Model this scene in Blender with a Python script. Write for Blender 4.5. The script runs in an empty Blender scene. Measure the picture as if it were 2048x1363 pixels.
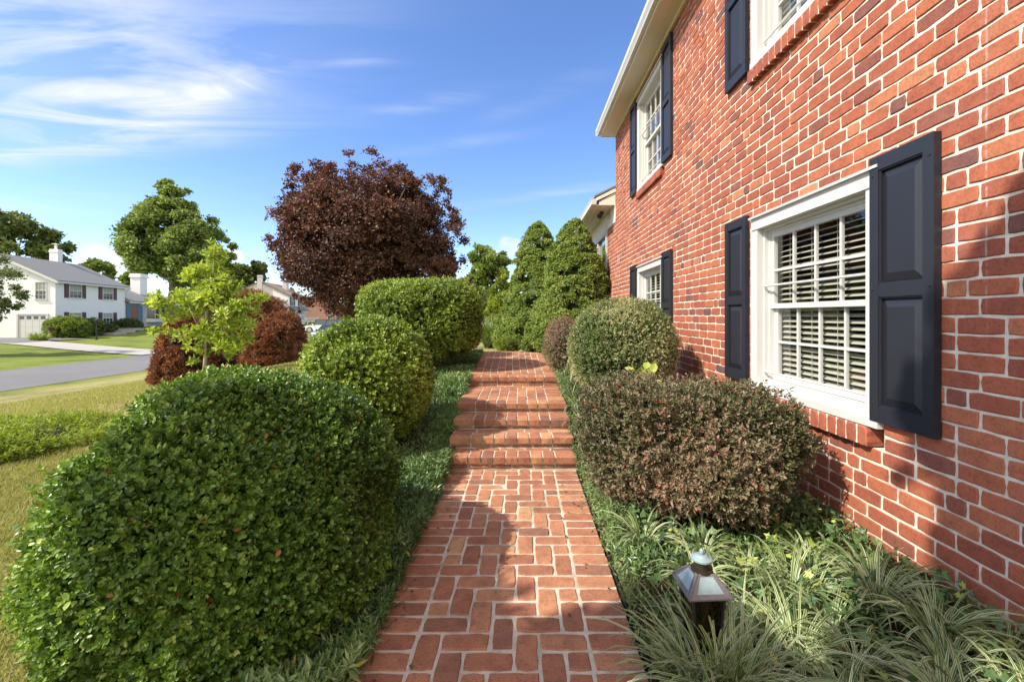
import bpy, math, random
import numpy as np
from mathutils import Vector
R = np.random.default_rng(7)
random.seed(7)
scn = bpy.context.scene
COL = scn.collection
CX, CY, F, CH = 1045.0, 630.0, 870.0, 1.35      # principal point, horizon, focal length (px), eye height (m)
def at(px, py, Y): return ((px-CX)*Y/F, Y, CH-(py-CY)*Y/F)

# ------------------------------------------------------------------ mesh building
class Geo:
    def __init__(s): s.V=[]; s.F={}; s.n=0; s.A={}; s.names=set()
    def add(s, V, faces, mat=0, **attr):
        """V (m,3); faces list of (q,k) int arrays local to V"""
        V=np.asarray(V,float).reshape(-1,3); m=len(V)
        s.V.append(V)
        for f in faces:
            f=np.asarray(f,int)
            if f.size==0: continue
            if f.ndim==1: f=f[None]
            s.F.setdefault(f.shape[1],[]).append((f+s.n, np.full(len(f),mat)))
        for k,a in attr.items():
            s.A.setdefault(k,[]).append((s.n, np.broadcast_to(np.asarray(a,float),(m,)).copy()))
        s.n+=m; return s
    def box(s, a, b, mat=0, **attr):
        x0,y0,z0=np.minimum(a,b); x1,y1,z1=np.maximum(a,b)
        V=[(x0,y0,z0),(x1,y0,z0),(x1,y1,z0),(x0,y1,z0),(x0,y0,z1),(x1,y0,z1),(x1,y1,z1),(x0,y1,z1)]
        return s.add(V,[BOXF],mat,**attr)
    def hexa(s, V, mat=0, **attr): return s.add(V,[BOXF],mat,**attr)
    def tube(s, pts, rad, n=6, mat=0, cap=True, **attr):
        pts=np.asarray(pts,float); k=len(pts); rad=np.broadcast_to(rad,(k,))
        t=np.gradient(pts,axis=0); t/=np.linalg.norm(t,axis=1,keepdims=True)+1e-9
        ref=np.array([0,0,1.]) if abs(t[:,2]).mean()<.8 else np.array([1.,0,0])
        u=np.cross(t,ref); u/=np.linalg.norm(u,axis=1,keepdims=True)+1e-9; v=np.cross(t,u)
        a=np.arange(n)/n*2*np.pi
        V=pts[:,None]+rad[:,None,None]*(np.cos(a)[None,:,None]*u[:,None]+np.sin(a)[None,:,None]*v[:,None])
        i=np.arange(k-1)[:,None]*n; j=np.arange(n)[None]; j2=(j+1)%n
        q=np.stack([i+j,i+j2,i+n+j2,i+n+j],-1).reshape(-1,4)
        fs=[q]
        if cap: fs+= [np.arange(n)[::-1][None], (np.arange(n)+(k-1)*n)[None]]
        return s.add(V.reshape(-1,3),fs,mat,**attr)
    def build(s, name, mats, parent=None, smooth=False, loc=None, **props):
        me=bpy.data.meshes.new(name)
        V=np.concatenate(s.V) if s.V else np.zeros((0,3))
        if loc is not None: V=V-np.asarray(loc)
        loops=[];tot=[];mi=[]
        for k,l in s.F.items():
            for f,m in l:
                loops.append(f.ravel()); tot.append(np.full(len(f),k)); mi.append(m)
        loops=np.concatenate(loops); tot=np.concatenate(tot); mi=np.concatenate(mi)
        me.vertices.add(len(V)); me.vertices.foreach_set('co',V.astype(np.float32).ravel())
        me.loops.add(len(loops)); me.loops.foreach_set('vertex_index',loops.astype(np.int32))
        me.polygons.add(len(tot)); st=np.concatenate([[0],np.cumsum(tot)[:-1]])
        me.polygons.foreach_set('loop_start',st.astype(np.int32))
        me.polygons.foreach_set('material_index',mi.astype(np.int32))
        me.polygons.foreach_set('use_smooth',np.full(len(tot),smooth))
        for k,l in s.A.items():
            arr=np.zeros(len(V),np.float32)
            for o,a in l: arr[o:o+len(a)]=a
            me.attributes.new(k,'FLOAT','POINT').data.foreach_set('value',arr)
        for m in (mats if isinstance(mats,(list,tuple)) else [mats]): me.materials.append(m)
        me.update(calc_edges=True); me.validate()
        o=bpy.data.objects.new(name,me); COL.objects.link(o)
        if parent is not None: o.parent=parent
        if loc is not None: o.location=loc if parent is None else Vector(loc)
        for k,v in props.items(): o[k]=v
        return o
BOXF=np.array([(0,3,2,1),(4,5,6,7),(0,1,5,4),(1,2,6,5),(2,3,7,6),(3,0,4,7)])
def thing(name,label,cat,loc=(0,0,0),group=None):
    o=bpy.data.objects.new(name,None); COL.objects.link(o); o.location=loc; o.empty_display_size=.1
    o['label']=label; o['category']=cat
    if group: o['group']=group
    return o
def child(g,name,mats,root,smooth=False,**p):
    """geometry in world coords, parented to an Empty at root.location (world aligned)"""
    w=root; off=np.zeros(3)
    while w is not None: off=off+np.array(w.location); w=w.parent
    o=g.build(name,mats,root,smooth,None,**p)
    me=o.data; n=len(me.vertices); co=np.empty(n*3,np.float32); me.vertices.foreach_get('co',co)
    me.vertices.foreach_set('co',(co.reshape(-1,3)-off).astype(np.float32).ravel()); me.update()
    return o
def nz(v): return v/(np.linalg.norm(v,axis=-1,keepdims=True)+1e-9)
def rdir(n): return nz(R.normal(size=(n,3)))
def noise3(P, freq, seed, oct=3):
    r=np.random.default_rng(seed); out=np.zeros(len(P)); a=1
    for o in range(oct):
        for i in range(4):
            k=nz(r.normal(size=3))*freq*(2**o)*r.uniform(.7,1.4)
            out+=a*np.sin(P@k+r.uniform(0,6.28))/2.2
        a*=.5
    return out

# ------------------------------------------------------------------ materials
def mat(name):
    m=bpy.data.materials.new(name); m.use_nodes=True; nt=m.node_tree
    b=nt.nodes['Principled BSDF']; return m,nt,b
def N(nt,t,**kw):
    n=nt.nodes.new(t)
    for k,v in kw.items():
        if k.startswith('i_'): n.inputs[int(k[2:]) if k[2:].isdigit() else k[2:].replace('_',' ')].default_value=v
        else: setattr(n,k,v)
    return n
def L(nt,a,b): nt.links.new(a,b)
def ramp(nt,stops,fac=None,interp='LINEAR'):
    n=nt.nodes.new('ShaderNodeValToRGB'); n.color_ramp.interpolation=interp; e=n.color_ramp.elements
    while len(e)<len(stops): e.new(.5)
    for i,(p,c) in enumerate(stops): e[i].position=p; e[i].color=(*c,1) if len(c)==3 else c
    if fac is not None: L(nt,fac,n.inputs[0])
    return n
def mixc(nt,fac,a,b,bt='MIX'):
    n=nt.nodes.new('ShaderNodeMix'); n.data_type='RGBA'; n.blend_type=bt
    for s,v in ((0,fac),(6,a),(7,b)):
        if hasattr(v,'is_output'): L(nt,v,n.inputs[s])
        else: n.inputs[s].default_value=v if s==0 or len(v)==4 else (*v,1)
    return n.outputs[2]
def math_(nt,op,a,b=None,clamp=False):
    n=nt.nodes.new('ShaderNodeMath'); n.operation=op; n.use_clamp=clamp
    for i,v in enumerate((a,b)):
        if v is None: continue
        if hasattr(v,'is_output'): L(nt,v,n.inputs[i])
        else: n.inputs[i].default_value=v
    return n.outputs[0]
def tnoise(nt,scale,detail=4,rough=.55,vec=None,dist=0):
    n=N(nt,'ShaderNodeTexNoise'); n.inputs['Scale'].default_value=scale; n.inputs['Detail'].default_value=detail
    n.inputs['Roughness'].default_value=rough; n.inputs['Distortion'].default_value=dist
    if vec is not None: L(nt,vec,n.inputs['Vector'])
    return n
def geo_pos(nt): return N(nt,'ShaderNodeNewGeometry').outputs['Position']
def bump(nt,b,h,strength=.3,dist=.01):
    n=N(nt,'ShaderNodeBump'); n.inputs['Strength'].default_value=strength; n.inputs['Distance'].default_value=dist
    L(nt,h,n.inputs['Height']); L(nt,n.outputs[0],b.inputs['Normal'])
def plain(name,col,rough=.5,metal=0,var=.08,nscale=8,bumpk=0,bscale=120,spec=.5):
    m,nt,b=mat(name); p=geo_pos(nt)
    n=tnoise(nt,nscale,5,.6,p)
    c=mixc(nt,n.outputs[0],tuple(x*(1-var) for x in col),tuple(min(1,x*(1+var)) for x in col))
    L(nt,c,b.inputs['Base Color']); b.inputs['Roughness'].default_value=rough; b.inputs['Metallic'].default_value=metal
    b.inputs['Specular IOR Level'].default_value=spec
    if bumpk: bump(nt,b,tnoise(nt,bscale,3,.6,p).outputs[0],bumpk,.004)
    return m
def leafmat(name,stops,trans=.3,rough=.5,dead=None,spec=.4,tc=None):
    m,nt,b=mat(name); a=N(nt,'ShaderNodeAttribute',attribute_name='rnd')
    c=ramp(nt,stops,a.outputs['Fac']).outputs[0]
    if dead:
        d=N(nt,'ShaderNodeAttribute',attribute_name='var')
        c=mixc(nt,math_(nt,'GREATER_THAN',d.outputs['Fac'],1-dead[0]),c,dead[1])
    L(nt,c,b.inputs['Base Color']); b.inputs['Roughness'].default_value=rough; b.inputs['Specular IOR Level'].default_value=spec
    t=N(nt,'ShaderNodeBsdfTranslucent'); tcol=mixc(nt,1.0,c,tc or (1.6,1.7,.7),'MULTIPLY'); L(nt,tcol,t.inputs[0])
    mx=N(nt,'ShaderNodeMixShader'); mx.inputs[0].default_value=trans
    L(nt,b.outputs[0],mx.inputs[1]); L(nt,t.outputs[0],mx.inputs[2])
    L(nt,mx.outputs[0],nt.nodes['Material Output'].inputs[0]); return m
def brickmat(name,stops,rough=.85,mott=.35,streak=False,stain=0):
    m,nt,b=mat(name); p=geo_pos(nt)
    a=N(nt,'ShaderNodeAttribute',attribute_name='rnd')
    c=ramp(nt,stops,a.outputs['Fac']).outputs[0]
    n1=tnoise(nt,14,6,.65,p); r1=ramp(nt,[(.3,(.62,.6,.62)),(.55,(1,1,1)),(.8,(1.25,1.2,1.12))],n1.outputs[0]).outputs[0]
    c=mixc(nt,mott*1.6,c,r1,'MULTIPLY')
    n2=tnoise(nt,90,4,.7,p); r2=ramp(nt,[(.36,(.5,.46,.45)),(.5,(1,1,1)),(.7,(1.12,1.12,1.1))],n2.outputs[0]).outputs[0]
    c=mixc(nt,.55,c,r2,'MULTIPLY')
    n3=tnoise(nt,2.3,5,.6,p)
    c=mixc(nt,ramp(nt,[(.55,(0,0,0)),(.8,(.10,.10,.10))],n3.outputs[0]).outputs[0],c,(.5,.42,.36))
    if stain:
        c=mixc(nt,math_(nt,'MULTIPLY',ramp(nt,[(.52,(0,0,0)),(.68,(1,1,1))],tnoise(nt,3.1,7,.68,p,.6).outputs[0]).outputs[0],stain),c,(.12,.065,.04))
        c=mixc(nt,math_(nt,'MULTIPLY',ramp(nt,[(.62,(0,0,0)),(.7,(1,1,1))],tnoise(nt,42,3,.6,p).outputs[0]).outputs[0],.45),c,(.09,.055,.04))
    if streak:
        s=N(nt,'ShaderNodeSeparateXYZ'); L(nt,p,s.inputs[0])
        sp=math_(nt,'SUBTRACT',1.15,math_(nt,'ADD',math_(nt,'MULTIPLY',s.outputs[2],2.6),math_(nt,'MULTIPLY',tnoise(nt,6,5,.7,p).outputs[0],.9)),True)
        c=mixc(nt,math_(nt,'MULTIPLY',sp,.55),c,(.10,.065,.04))
        w=tnoise(nt,5,4,.7,p)
        d=math_(nt,'ABSOLUTE',math_(nt,'SUBTRACT',math_(nt,'ADD',s.outputs[1],math_(nt,'MULTIPLY',w.outputs[0],.02)),1.838))
        k=math_(nt,'SUBTRACT',1.,math_(nt,'MULTIPLY',d,150.),True)
        k=math_(nt,'MULTIPLY',k,ramp(nt,[(.42,(0,0,0)),(.65,(.55,.55,.55))],tnoise(nt,17,4,.7,p).outputs[0]).outputs[0])
        k=math_(nt,'MULTIPLY',k,math_(nt,'MULTIPLY',math_(nt,'SUBTRACT',s.outputs[2],1.1),2.,True))
        c=mixc(nt,k,c,(.7,.66,.62))
    L(nt,c,b.inputs['Base Color']); b.inputs['Roughness'].default_value=rough; b.inputs['Specular IOR Level'].default_value=.3
    h=math_(nt,'ADD',tnoise(nt,60,5,.7,p).outputs[0],math_(nt,'MULTIPLY',tnoise(nt,260,3,.6,p).outputs[0],.5))
    bump(nt,b,h,.55,.004); return m
def mortar(name,col,moss=0):
    m,nt,b=mat(name); p=geo_pos(nt)
    c=ramp(nt,[(.3,tuple(x*.72 for x in col)),(.6,col),(.8,tuple(min(1,x*1.1) for x in col))],tnoise(nt,18,6,.7,p).outputs[0]).outputs[0]
    if moss: c=mixc(nt,math_(nt,'MULTIPLY',ramp(nt,[(.5,(0,0,0)),(.66,(1,1,1))],tnoise(nt,2.6,7,.7,p,.5).outputs[0]).outputs[0],moss),c,(.15,.13,.07))
    L(nt,c,b.inputs['Base Color']); b.inputs['Roughness'].default_value=.95; b.inputs['Specular IOR Level'].default_value=.2
    bump(nt,b,tnoise(nt,160,4,.7,p).outputs[0],.6,.004); return m
def glassmat(name,dark=(.9,.93,.92),boost=1.8,base=.10):
    m,nt,b=mat(name); nt.nodes.remove(b)
    gm=N(nt,'ShaderNodeNewGeometry'); dt=N(nt,'ShaderNodeVectorMath',operation='DOT_PRODUCT'); L(nt,gm.outputs['Normal'],dt.inputs[0]); L(nt,gm.outputs['Incoming'],dt.inputs[1])
    sch=math_(nt,'POWER',math_(nt,'SUBTRACT',1.,math_(nt,'ABSOLUTE',dt.outputs['Value']),True),4.)
    f=math_(nt,'ADD',math_(nt,'MULTIPLY',sch,boost*.5),base,True)
    t=N(nt,'ShaderNodeBsdfTransparent'); t.inputs[0].default_value=(*dark,1)
    g=N(nt,'ShaderNodeBsdfGlossy'); g.inputs['Roughness'].default_value=.01
    bn=N(nt,'ShaderNodeBump'); bn.inputs['Strength'].default_value=.04; bn.inputs['Distance'].default_value=.02
    L(nt,tnoise(nt,3.5,2,.5,geo_pos(nt)).outputs[0],bn.inputs['Height']); L(nt,bn.outputs[0],g.inputs['Normal'])
    mx=N(nt,'ShaderNodeMixShader'); L(nt,f,mx.inputs[0]); L(nt,t.outputs[0],mx.inputs[1]); L(nt,g.outputs[0],mx.inputs[2])
    L(nt,mx.outputs[0],nt.nodes['Material Output'].inputs[0]); return m
WALLB=brickmat('wall_brick',[(0,(.15,.075,.07)),(.07,(.2,.085,.07)),(.14,(.30,.09,.055)),(.45,(.365,.108,.06)),(.8,(.41,.13,.067)),(.93,(.46,.17,.09)),(1,(.49,.21,.11))],streak=True)
WALLM=mortar('wall_mortar',(.74,.67,.565))
PAVEB=brickmat('path_brick',[(0,(.2,.1,.08)),(.05,(.27,.125,.08)),(.13,(.31,.13,.075)),(.5,(.38,.16,.088)),(.85,(.43,.2,.108)),(1,(.50,.27,.14))],mott=.45,stain=.42)
PAVEM=mortar('path_mortar',(.58,.51,.41),.6)
WHITE=plain('white_paint',(.56,.55,.525),.45,var=.04,bumpk=.05)
CREAM=plain('cream_soffit',(.72,.68,.58),.6,var=.05)
BLIND=plain('blind_cream',(.56,.53,.44),.5,var=.03)
SHUT=plain('shutter_navy',(.02,.0215,.029),.42,var=.12,nscale=5,bumpk=.12,bscale=260,spec=.45)
BLACK=plain('black_metal',(.015,.015,.016),.5)
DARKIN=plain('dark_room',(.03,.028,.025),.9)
SHING=plain('asphalt_shingle',(.19,.19,.19),.9,var=.35,nscale=30,bumpk=.5,bscale=40)
SHINGB=plain('brown_shingle',(.24,.18,.125),.9,var=.3,nscale=30,bumpk=.5,bscale=40)
GLASS=glassmat('window_glass')
GLASSD=plain('dark_glass',(.03,.04,.05),.06,var=.2,nscale=2,spec=.8)
# ------------------------------------------------------------------ camera, light, sky
cam=bpy.data.cameras.new('camera'); co=bpy.data.objects.new('camera',cam); COL.objects.link(co); scn.camera=co
cam.sensor_width=36; cam.lens=F/2048*36; cam.shift_x=(1024-CX)/2048; cam.shift_y=-(681.5-CY)/2048
cam.clip_end=3000; cam.clip_start=.05
co.location=(0,0,CH); co.rotation_euler=(math.pi/2,0,0)
SE,SA=math.radians(44),math.radians(27)
S=Vector((-math.cos(SE)*math.cos(SA),-math.cos(SE)*math.sin(SA),math.sin(SE)))
sl=bpy.data.lights.new('sun','SUN'); sl.energy=3.15; sl.angle=math.radians(.55); sl.color=(1,.93,.80)
so=bpy.data.objects.new('sun',sl); COL.objects.link(so); so.rotation_euler=(-S).to_track_quat('-Z','Y').to_euler()
w=bpy.data.worlds.new('World'); scn.world=w; w.use_nodes=True; nt=w.node_tree
bg=nt.nodes['Background']
sk=N(nt,'ShaderNodeTexSky',sky_type='NISHITA'); sk.sun_disc=False; sk.sun_elevation=SE; sk.sun_rotation=math.atan2(S.x,S.y)
sk.air_density=.85; sk.dust_density=.3; sk.ozone_density=2.0; sk.altitude=50
tc=N(nt,'ShaderNodeTexCoord').outputs['Generated']
sx=N(nt,'ShaderNodeSeparateXYZ'); L(nt,tc,sx.inputs[0])
zz=math_(nt,'MAXIMUM',sx.outputs[2],.03)
qx=math_(nt,'DIVIDE',sx.outputs[0],zz); qy=math_(nt,'DIVIDE',sx.outputs[1],zz)
cv=N(nt,'ShaderNodeCombineXYZ'); L(nt,qx,cv.inputs[0]); L(nt,qy,cv.inputs[1])
mp=N(nt,'ShaderNodeMapping'); L(nt,cv.outputs[0],mp.inputs[0]); mp.inputs['Rotation'].default_value=(0,0,math.radians(-35)); mp.inputs['Scale'].default_value=(.45,1.5,1)
wis=tnoise(nt,1.7,8,.58,mp.outputs[0],1.1)
wis2=ramp(nt,[(.40,(0,0,0)),(.68,(1,1,1))],wis.outputs[0]).outputs[0]
tot=None
# high thin clouds: (qx,qy, half-lengths, turn, amount) on a level cloud sheet
for (cx,cy,a,b_,rot,amt) in [(-2.35,2.2,1.0,.33,-10,1.0),(-2.9,2.65,1.0,.16,-14,.8),(-1.4,1.95,.6,.10,-30,.85),(-1.7,1.6,.9,.42,-20,.55),(-.66,1.70,.16,.055,-8,.55),(-.45,2.05,.3,.07,-20,.35),(-2.2,1.2,.8,.4,10,.6),(.15,1.95,.35,.08,-40,.22),(-.4,2.55,.4,.08,-20,.22),(.2,3.6,1.6,.12,-30,.3),(-5.5,4.2,2.2,.35,-12,.45)]:
    c,s_=math.cos(math.radians(rot)),math.sin(math.radians(rot))
    dx=math_(nt,'SUBTRACT',qx,cx); dy=math_(nt,'SUBTRACT',qy,cy)
    u=math_(nt,'DIVIDE',math_(nt,'ADD',math_(nt,'MULTIPLY',dx,c),math_(nt,'MULTIPLY',dy,s_)),a)
    v=math_(nt,'DIVIDE',math_(nt,'SUBTRACT',math_(nt,'MULTIPLY',dy,c),math_(nt,'MULTIPLY',dx,s_)),b_)
    r2=math_(nt,'ADD',math_(nt,'MULTIPLY',u,u),math_(nt,'MULTIPLY',v,v))
    e=math_(nt,'MULTIPLY',math_(nt,'EXPONENT',math_(nt,'MULTIPLY',r2,-1.)),amt)
    tot=e if tot is None else math_(nt,'ADD',tot,e)
cir=math_(nt,'MULTIPLY',tot,math_(nt,'ADD',math_(nt,'MULTIPLY',wis2,.95),.12),True)
# low cumulus heads near the horizon, by bearing and height
th=math_(nt,'ARCTAN2',sx.outputs[0],sx.outputs[1])
cn=tnoise(nt,16,6,.6,tc); cum=None
for (px,py,rx,rz) in [(225,545,.055,.05),(195,525,.03,.04),(640,560,.05,.045),(1020,492,.04,.03),(470,512,.02,.02),(560,600,.2,.03),(330,610,.25,.03),(985,520,.05,.035)]:
    b0=math.atan2(px-CX,F); el=math.atan2(CY-py,math.hypot(F,px-CX))
    u=math_(nt,'DIVIDE',math_(nt,'SUBTRACT',th,b0),rx); v=math_(nt,'DIVIDE',math_(nt,'SUBTRACT',sx.outputs[2],math.sin(el)),rz)
    e=math_(nt,'SUBTRACT',1.35,math_(nt,'ADD',math_(nt,'MULTIPLY',u,u),math_(nt,'MULTIPLY',v,v)),True)
    cum=e if cum is None else math_(nt,'MAXIMUM',cum,e)
cumr=ramp(nt,[(.42,(0,0,0)),(.62,(1,1,1))],math_(nt,'MULTIPLY',cum,math_(nt,'ADD',cn.outputs[0],.12))).outputs[0]
cl=math_(nt,'MAXIMUM',math_(nt,'MULTIPLY',cir,.95),math_(nt,'MULTIPLY',cumr,.85))
hsv=N(nt,'ShaderNodeHueSaturation'); hsv.inputs['Saturation'].default_value=1.14; L(nt,sk.outputs[0],hsv.inputs['Color'])
skc=mixc(nt,1.,hsv.outputs[0],(.80,.755,.84),'MULTIPLY')
skf=mixc(nt,cl,skc,(2.9,3.0,3.2))
# bright warm cloud added out of view behind the camera, as neutral fill light
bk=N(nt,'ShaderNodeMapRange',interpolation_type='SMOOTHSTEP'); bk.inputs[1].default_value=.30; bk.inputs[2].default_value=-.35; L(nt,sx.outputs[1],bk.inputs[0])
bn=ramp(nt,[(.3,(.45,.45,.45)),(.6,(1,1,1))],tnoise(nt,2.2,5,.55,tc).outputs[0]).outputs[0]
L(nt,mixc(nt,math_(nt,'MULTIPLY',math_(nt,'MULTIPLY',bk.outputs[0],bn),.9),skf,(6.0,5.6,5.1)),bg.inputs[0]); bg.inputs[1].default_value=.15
scn.view_settings.view_transform='Standard'; scn.view_settings.look='None'; scn.view_settings.exposure=1.22; scn.view_settings.gamma=1
scn.cycles.max_bounces=6; scn.cycles.diffuse_bounces=4; scn.cycles.glossy_bounces=3; scn.cycles.transparent_max_bounces=12; scn.cycles.transmission_bounces=4
scn.cycles.caustics_reflective=False; scn.cycles.caustics_refractive=False; scn.cycles.use_denoising=True
# ------------------------------------------------------------------ terrain
def ss(t): t=np.clip(t,0,1); return t*t*(3-2*t)
def zt(x,y):
    x=np.asarray(x,float); y=np.asarray(y,float)
    s=ss((y-3.4)/2.9)
    right=.06+.47*s; left=-.02+.45*s
    z=np.where(x>-.1,right,left)
    far=ss((-2.6-x)/6.0); z=z*(1-far)+(-.02)*far
    z=z-.98*ss((-4.5-x)/11.0)
    a=ss((-22.2-x)/19.); z=z+a*(.42+.65*ss((y-38)/14.)+.3*ss((y-55)/40))
    z=np.where((x>-22.2)&(x<-15.8),-1.0,z)
    inp=(x>-.62)&(x<.46)&(y<9.7)
    z=np.where(inp,z-.16,z)
    z=np.where((x>-3)&(y>11),z-.25*ss((y-11)/12),z)
    return z
def axis(parts):
    return np.unique(np.concatenate([np.arange(a,b,s) for a,b,s in parts]).round(4))
gx=axis([(-700,-100,60),(-100,-24,2),(-24,-14,.4),(-14,-4,.4),(-4,2.6,.12),(2.6,30,3),(30,701,67)])
gy=axis([(-60,-4,4),(-4,10.5,.12),(10.5,24,.5),(24,110,2),(110,900,80)])
X,Y=np.meshgrid(gx,gy); Z=zt(X,Y)
nr,nc=X.shape; idx=np.arange(nr*nc).reshape(nr,nc)
q=np.stack([idx[:-1,:-1],idx[:-1,1:],idx[1:,1:],idx[1:,:-1]],-1).reshape(-1,4)
soil=((X>np.where(Y<3.3,-1.8,-2.4)+.2*np.sin(Y*2))&(X<2.4)&(Y<9.9+.3*np.sin(X*3))).astype(float)
dry=np.clip(ss((X+16)/1.5),0,1)
g=Geo(); g.add(np.stack([X,Y,Z],-1).reshape(-1,3),[q],0,soil=soil.ravel(),dry=dry.ravel())
m,nt,b=mat('lawn_ground'); p=geo_pos(nt)
at1=N(nt,'ShaderNodeAttribute',attribute_name='soil').outputs['Fac']; at2=N(nt,'ShaderNodeAttribute',attribute_name='dry').outputs['Fac']
n1=tnoise(nt,1.1,6,.65,p).outputs[0]; n2=tnoise(nt,14,5,.7,p).outputs[0]
gr=mixc(nt,n1,(.12,.165,.03),(.21,.24,.06)); dr=mixc(nt,n1,(.25,.23,.09),(.36,.32,.15))
c=mixc(nt,at2,gr,dr); c=mixc(nt,.7,c,ramp(nt,[(.3,(.55,.6,.5)),(.6,(1.1,1.1,1.1))],n2).outputs[0],'MULTIPLY')
c=mixc(nt,.8,c,ramp(nt,[(.35,(.62,.66,.6)),(.5,(1,1,1)),(.66,(1.35,1.25,1.1))],tnoise(nt,.45,5,.7,p).outputs[0]).outputs[0],'MULTIPLY')
c=mixc(nt,at1,c,mixc(nt,n2,(.03,.02,.013),(.09,.06,.035)))
L(nt,c,b.inputs['Base Color']); b.inputs['Roughness'].default_value=1; b.inputs['Specular IOR Level'].default_value=.1
bump(nt,b,math_(nt,'ADD',tnoise(nt,40,4,.7,p).outputs[0],tnoise(nt,9,3,.6,p).outputs[0]),.8,.03)
g.build('ground',m,kind='structure',smooth=True)
def sheet(xs,ys,off,name,m,fx=None,**kw):
    X,Y=np.meshgrid(xs,ys)
    if fx: X,Y=fx(X,Y)
    Zz=zt(X,Y)+off
    idx=np.arange(X.size).reshape(X.shape); q=np.stack([idx[:-1,:-1],idx[:-1,1:],idx[1:,1:],idx[1:,:-1]],-1).reshape(-1,4)
    return Geo().add(np.stack([X,Y,Zz],-1).reshape(-1,3),[q]).build(name,m,kind='structure',smooth=True,**kw)
m,nt,b=mat('asphalt'); p=geo_pos(nt)
c=mixc(nt,tnoise(nt,.35,6,.65,p).outputs[0],(.11,.11,.112),(.2,.195,.19))
c=mixc(nt,.6,c,ramp(nt,[(.35,(.7,.7,.7)),(.65,(1.15,1.15,1.15))],tnoise(nt,55,3,.7,p).outputs[0]).outputs[0],'MULTIPLY')
L(nt,c,b.inputs['Base Color']); b.inputs['Roughness'].default_value=.9; bump(nt,b,tnoise(nt,120,2,.6,p).outputs[0],.4,.01); ASPH=m
CONC=plain('pale_concrete',(.36,.335,.30),.9,var=.2,nscale=1.5,bumpk=.2)
sheet(np.linspace(-22,-16,5),axis([(-40,140,4)]),.012,'road',ASPH)
def drive(X,Y): return X,Y+(X+22)*(-.36)-((X+22)/15)**2*.0
sheet(np.linspace(-39,-22.1,40),np.linspace(25.2,28.0,5),.05,'driveway',CONC,drive)
sheet(np.linspace(-45,-36,20),np.linspace(30.8,36.0,8),.07,'garage_apron',ASPH)
# ------------------------------------------------------------------ bricks
def bricks(g,P,U,V,W,ln,hg,dep,rnd,bev=.004,jit=.0012,mat=0,nl=4,nh=2,rc=.004):
    P=np.atleast_2d(P); n=len(P); ln=np.broadcast_to(ln,(n,)); hg=np.broadcast_to(hg,(n,)); dep=np.broadcast_to(dep,(n,))
    U=np.broadcast_to(U,(n,3)); V=np.broadcast_to(V,(n,3)); W=np.broadcast_to(W,(n,3))
    a=np.linspace(-.5,.5,nl+1); c=np.linspace(-.5,.5,nh+1)
    per=[(x,-.5) for x in a[:-1]]+[(.5,y) for y in c[:-1]]+[(x,.5) for x in a[::-1][:-1]]+[(-.5,y) for y in c[::-1][:-1]]
    per=np.array(per); k=len(per); corner=((abs(per)>.49).all(1)).astype(float)
    u=per[None,:,0]*ln[:,None]; v=per[None,:,1]*hg[:,None]
    ju=R.normal(0,jit,(n,k)); jv=R.normal(0,jit,(n,k))
    tilt=R.normal(0,.006,(n,2)); wj=R.normal(0,.0012,(n,1))
    def ring(ins,w,j):
        uu=u-np.sign(per[None,:,0])*(abs(per[None,:,0])>.49)*ins-np.sign(per[None,:,0])*corner*rc*.5+ju*j
        vv=v-np.sign(per[None,:,1])*(abs(per[None,:,1])>.49)*ins-np.sign(per[None,:,1])*corner*rc*.5+jv*j
        ww=w+wj+(tilt[:,:1]*u+tilt[:,1:]*v)*(1 if j else 0)*np.ones((n,k))
        return P[:,None]+uu[...,None]*U[:,None]+vv[...,None]*V[:,None]+ww[...,None]*W[:,None]
    A=ring(bev,0,1); B=ring(0,-bev*.9,1); C=ring(0,0,0)-(dep[:,None,None]*W[:,None])
    VV=np.concatenate([A,B,C],1); o=(np.arange(n)*3*k)[:,None]
    i=np.arange(k); i2=(i+1)%k
    f0=o+i[None]
    def quads(r0,r1):
        q=np.stack([r0*k+i,r1*k+i,r1*k+i2,r0*k+i2],-1); return (o[:,:,None]+q[None]).reshape(-1,4)
    g.add(VV.reshape(-1,3),[f0,quads(0,1),quads(1,2)],mat,rnd=np.repeat(rnd,3*k))
ex,ey,ez=np.eye(3)
XW=1.95
PIT,BL,MJ=.08128,.2032,.0092
# --- path, lower run
PM=.1016; Y0P=1.651-2*PM; XL=-.642; BX=.2032
xs0=XL+BX; g=Geo(); Pp=[];Up=[];Vp=[];lp=[];hp=[]
j0=int((.7-Y0P)/PM)-1; j1=int((3.80-Y0P)/PM)
def pbrick(x0,x1,y0,y1):
    y1=min(y1,3.815)
    if y1-y0<.03: return
    Pp.append(((x0+x1)/2,(y0+y1)/2,0)); w,h=x1-x0-.0105,y1-y0-.0105
    if w>=h: Up.append(ex);Vp.append(ey);lp.append(w);hp.append(h)
    else: Up.append(ey);Vp.append(-ex);lp.append(h);hp.append(w)
for j in range(j0,j1+1):
    y=Y0P+j*PM
    for xa in (XL,xs0+7*PM): pbrick(xa,xa+BX,y,y+PM)
    for i in range(-1,7):
        k=(i+j)%4; x=xs0+i*PM
        if k==0:
            a,b_=max(i,0),min(i+2,7)
            if b_>a: pbrick(xs0+a*PM,xs0+b_*PM,y,y+PM)
        if k==2 and i>=0: pbrick(x,x+PM,y,y+2*PM)
    if j==j0:
        for i in range(7):
            if (i+j)%4==3: pbrick(xs0+i*PM,xs0+(i+1)*PM,y,y+PM)
n=len(Pp); Pp=np.array(Pp); Pp[:,2]=R.normal(0,.0012,n)
rp=R.random(n)
bricks(g,Pp,np.array(Up),np.array(Vp),ez,np.array(lp),np.array(hp),.04,rp,bev=.005,jit=.0017,rc=.007)
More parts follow.
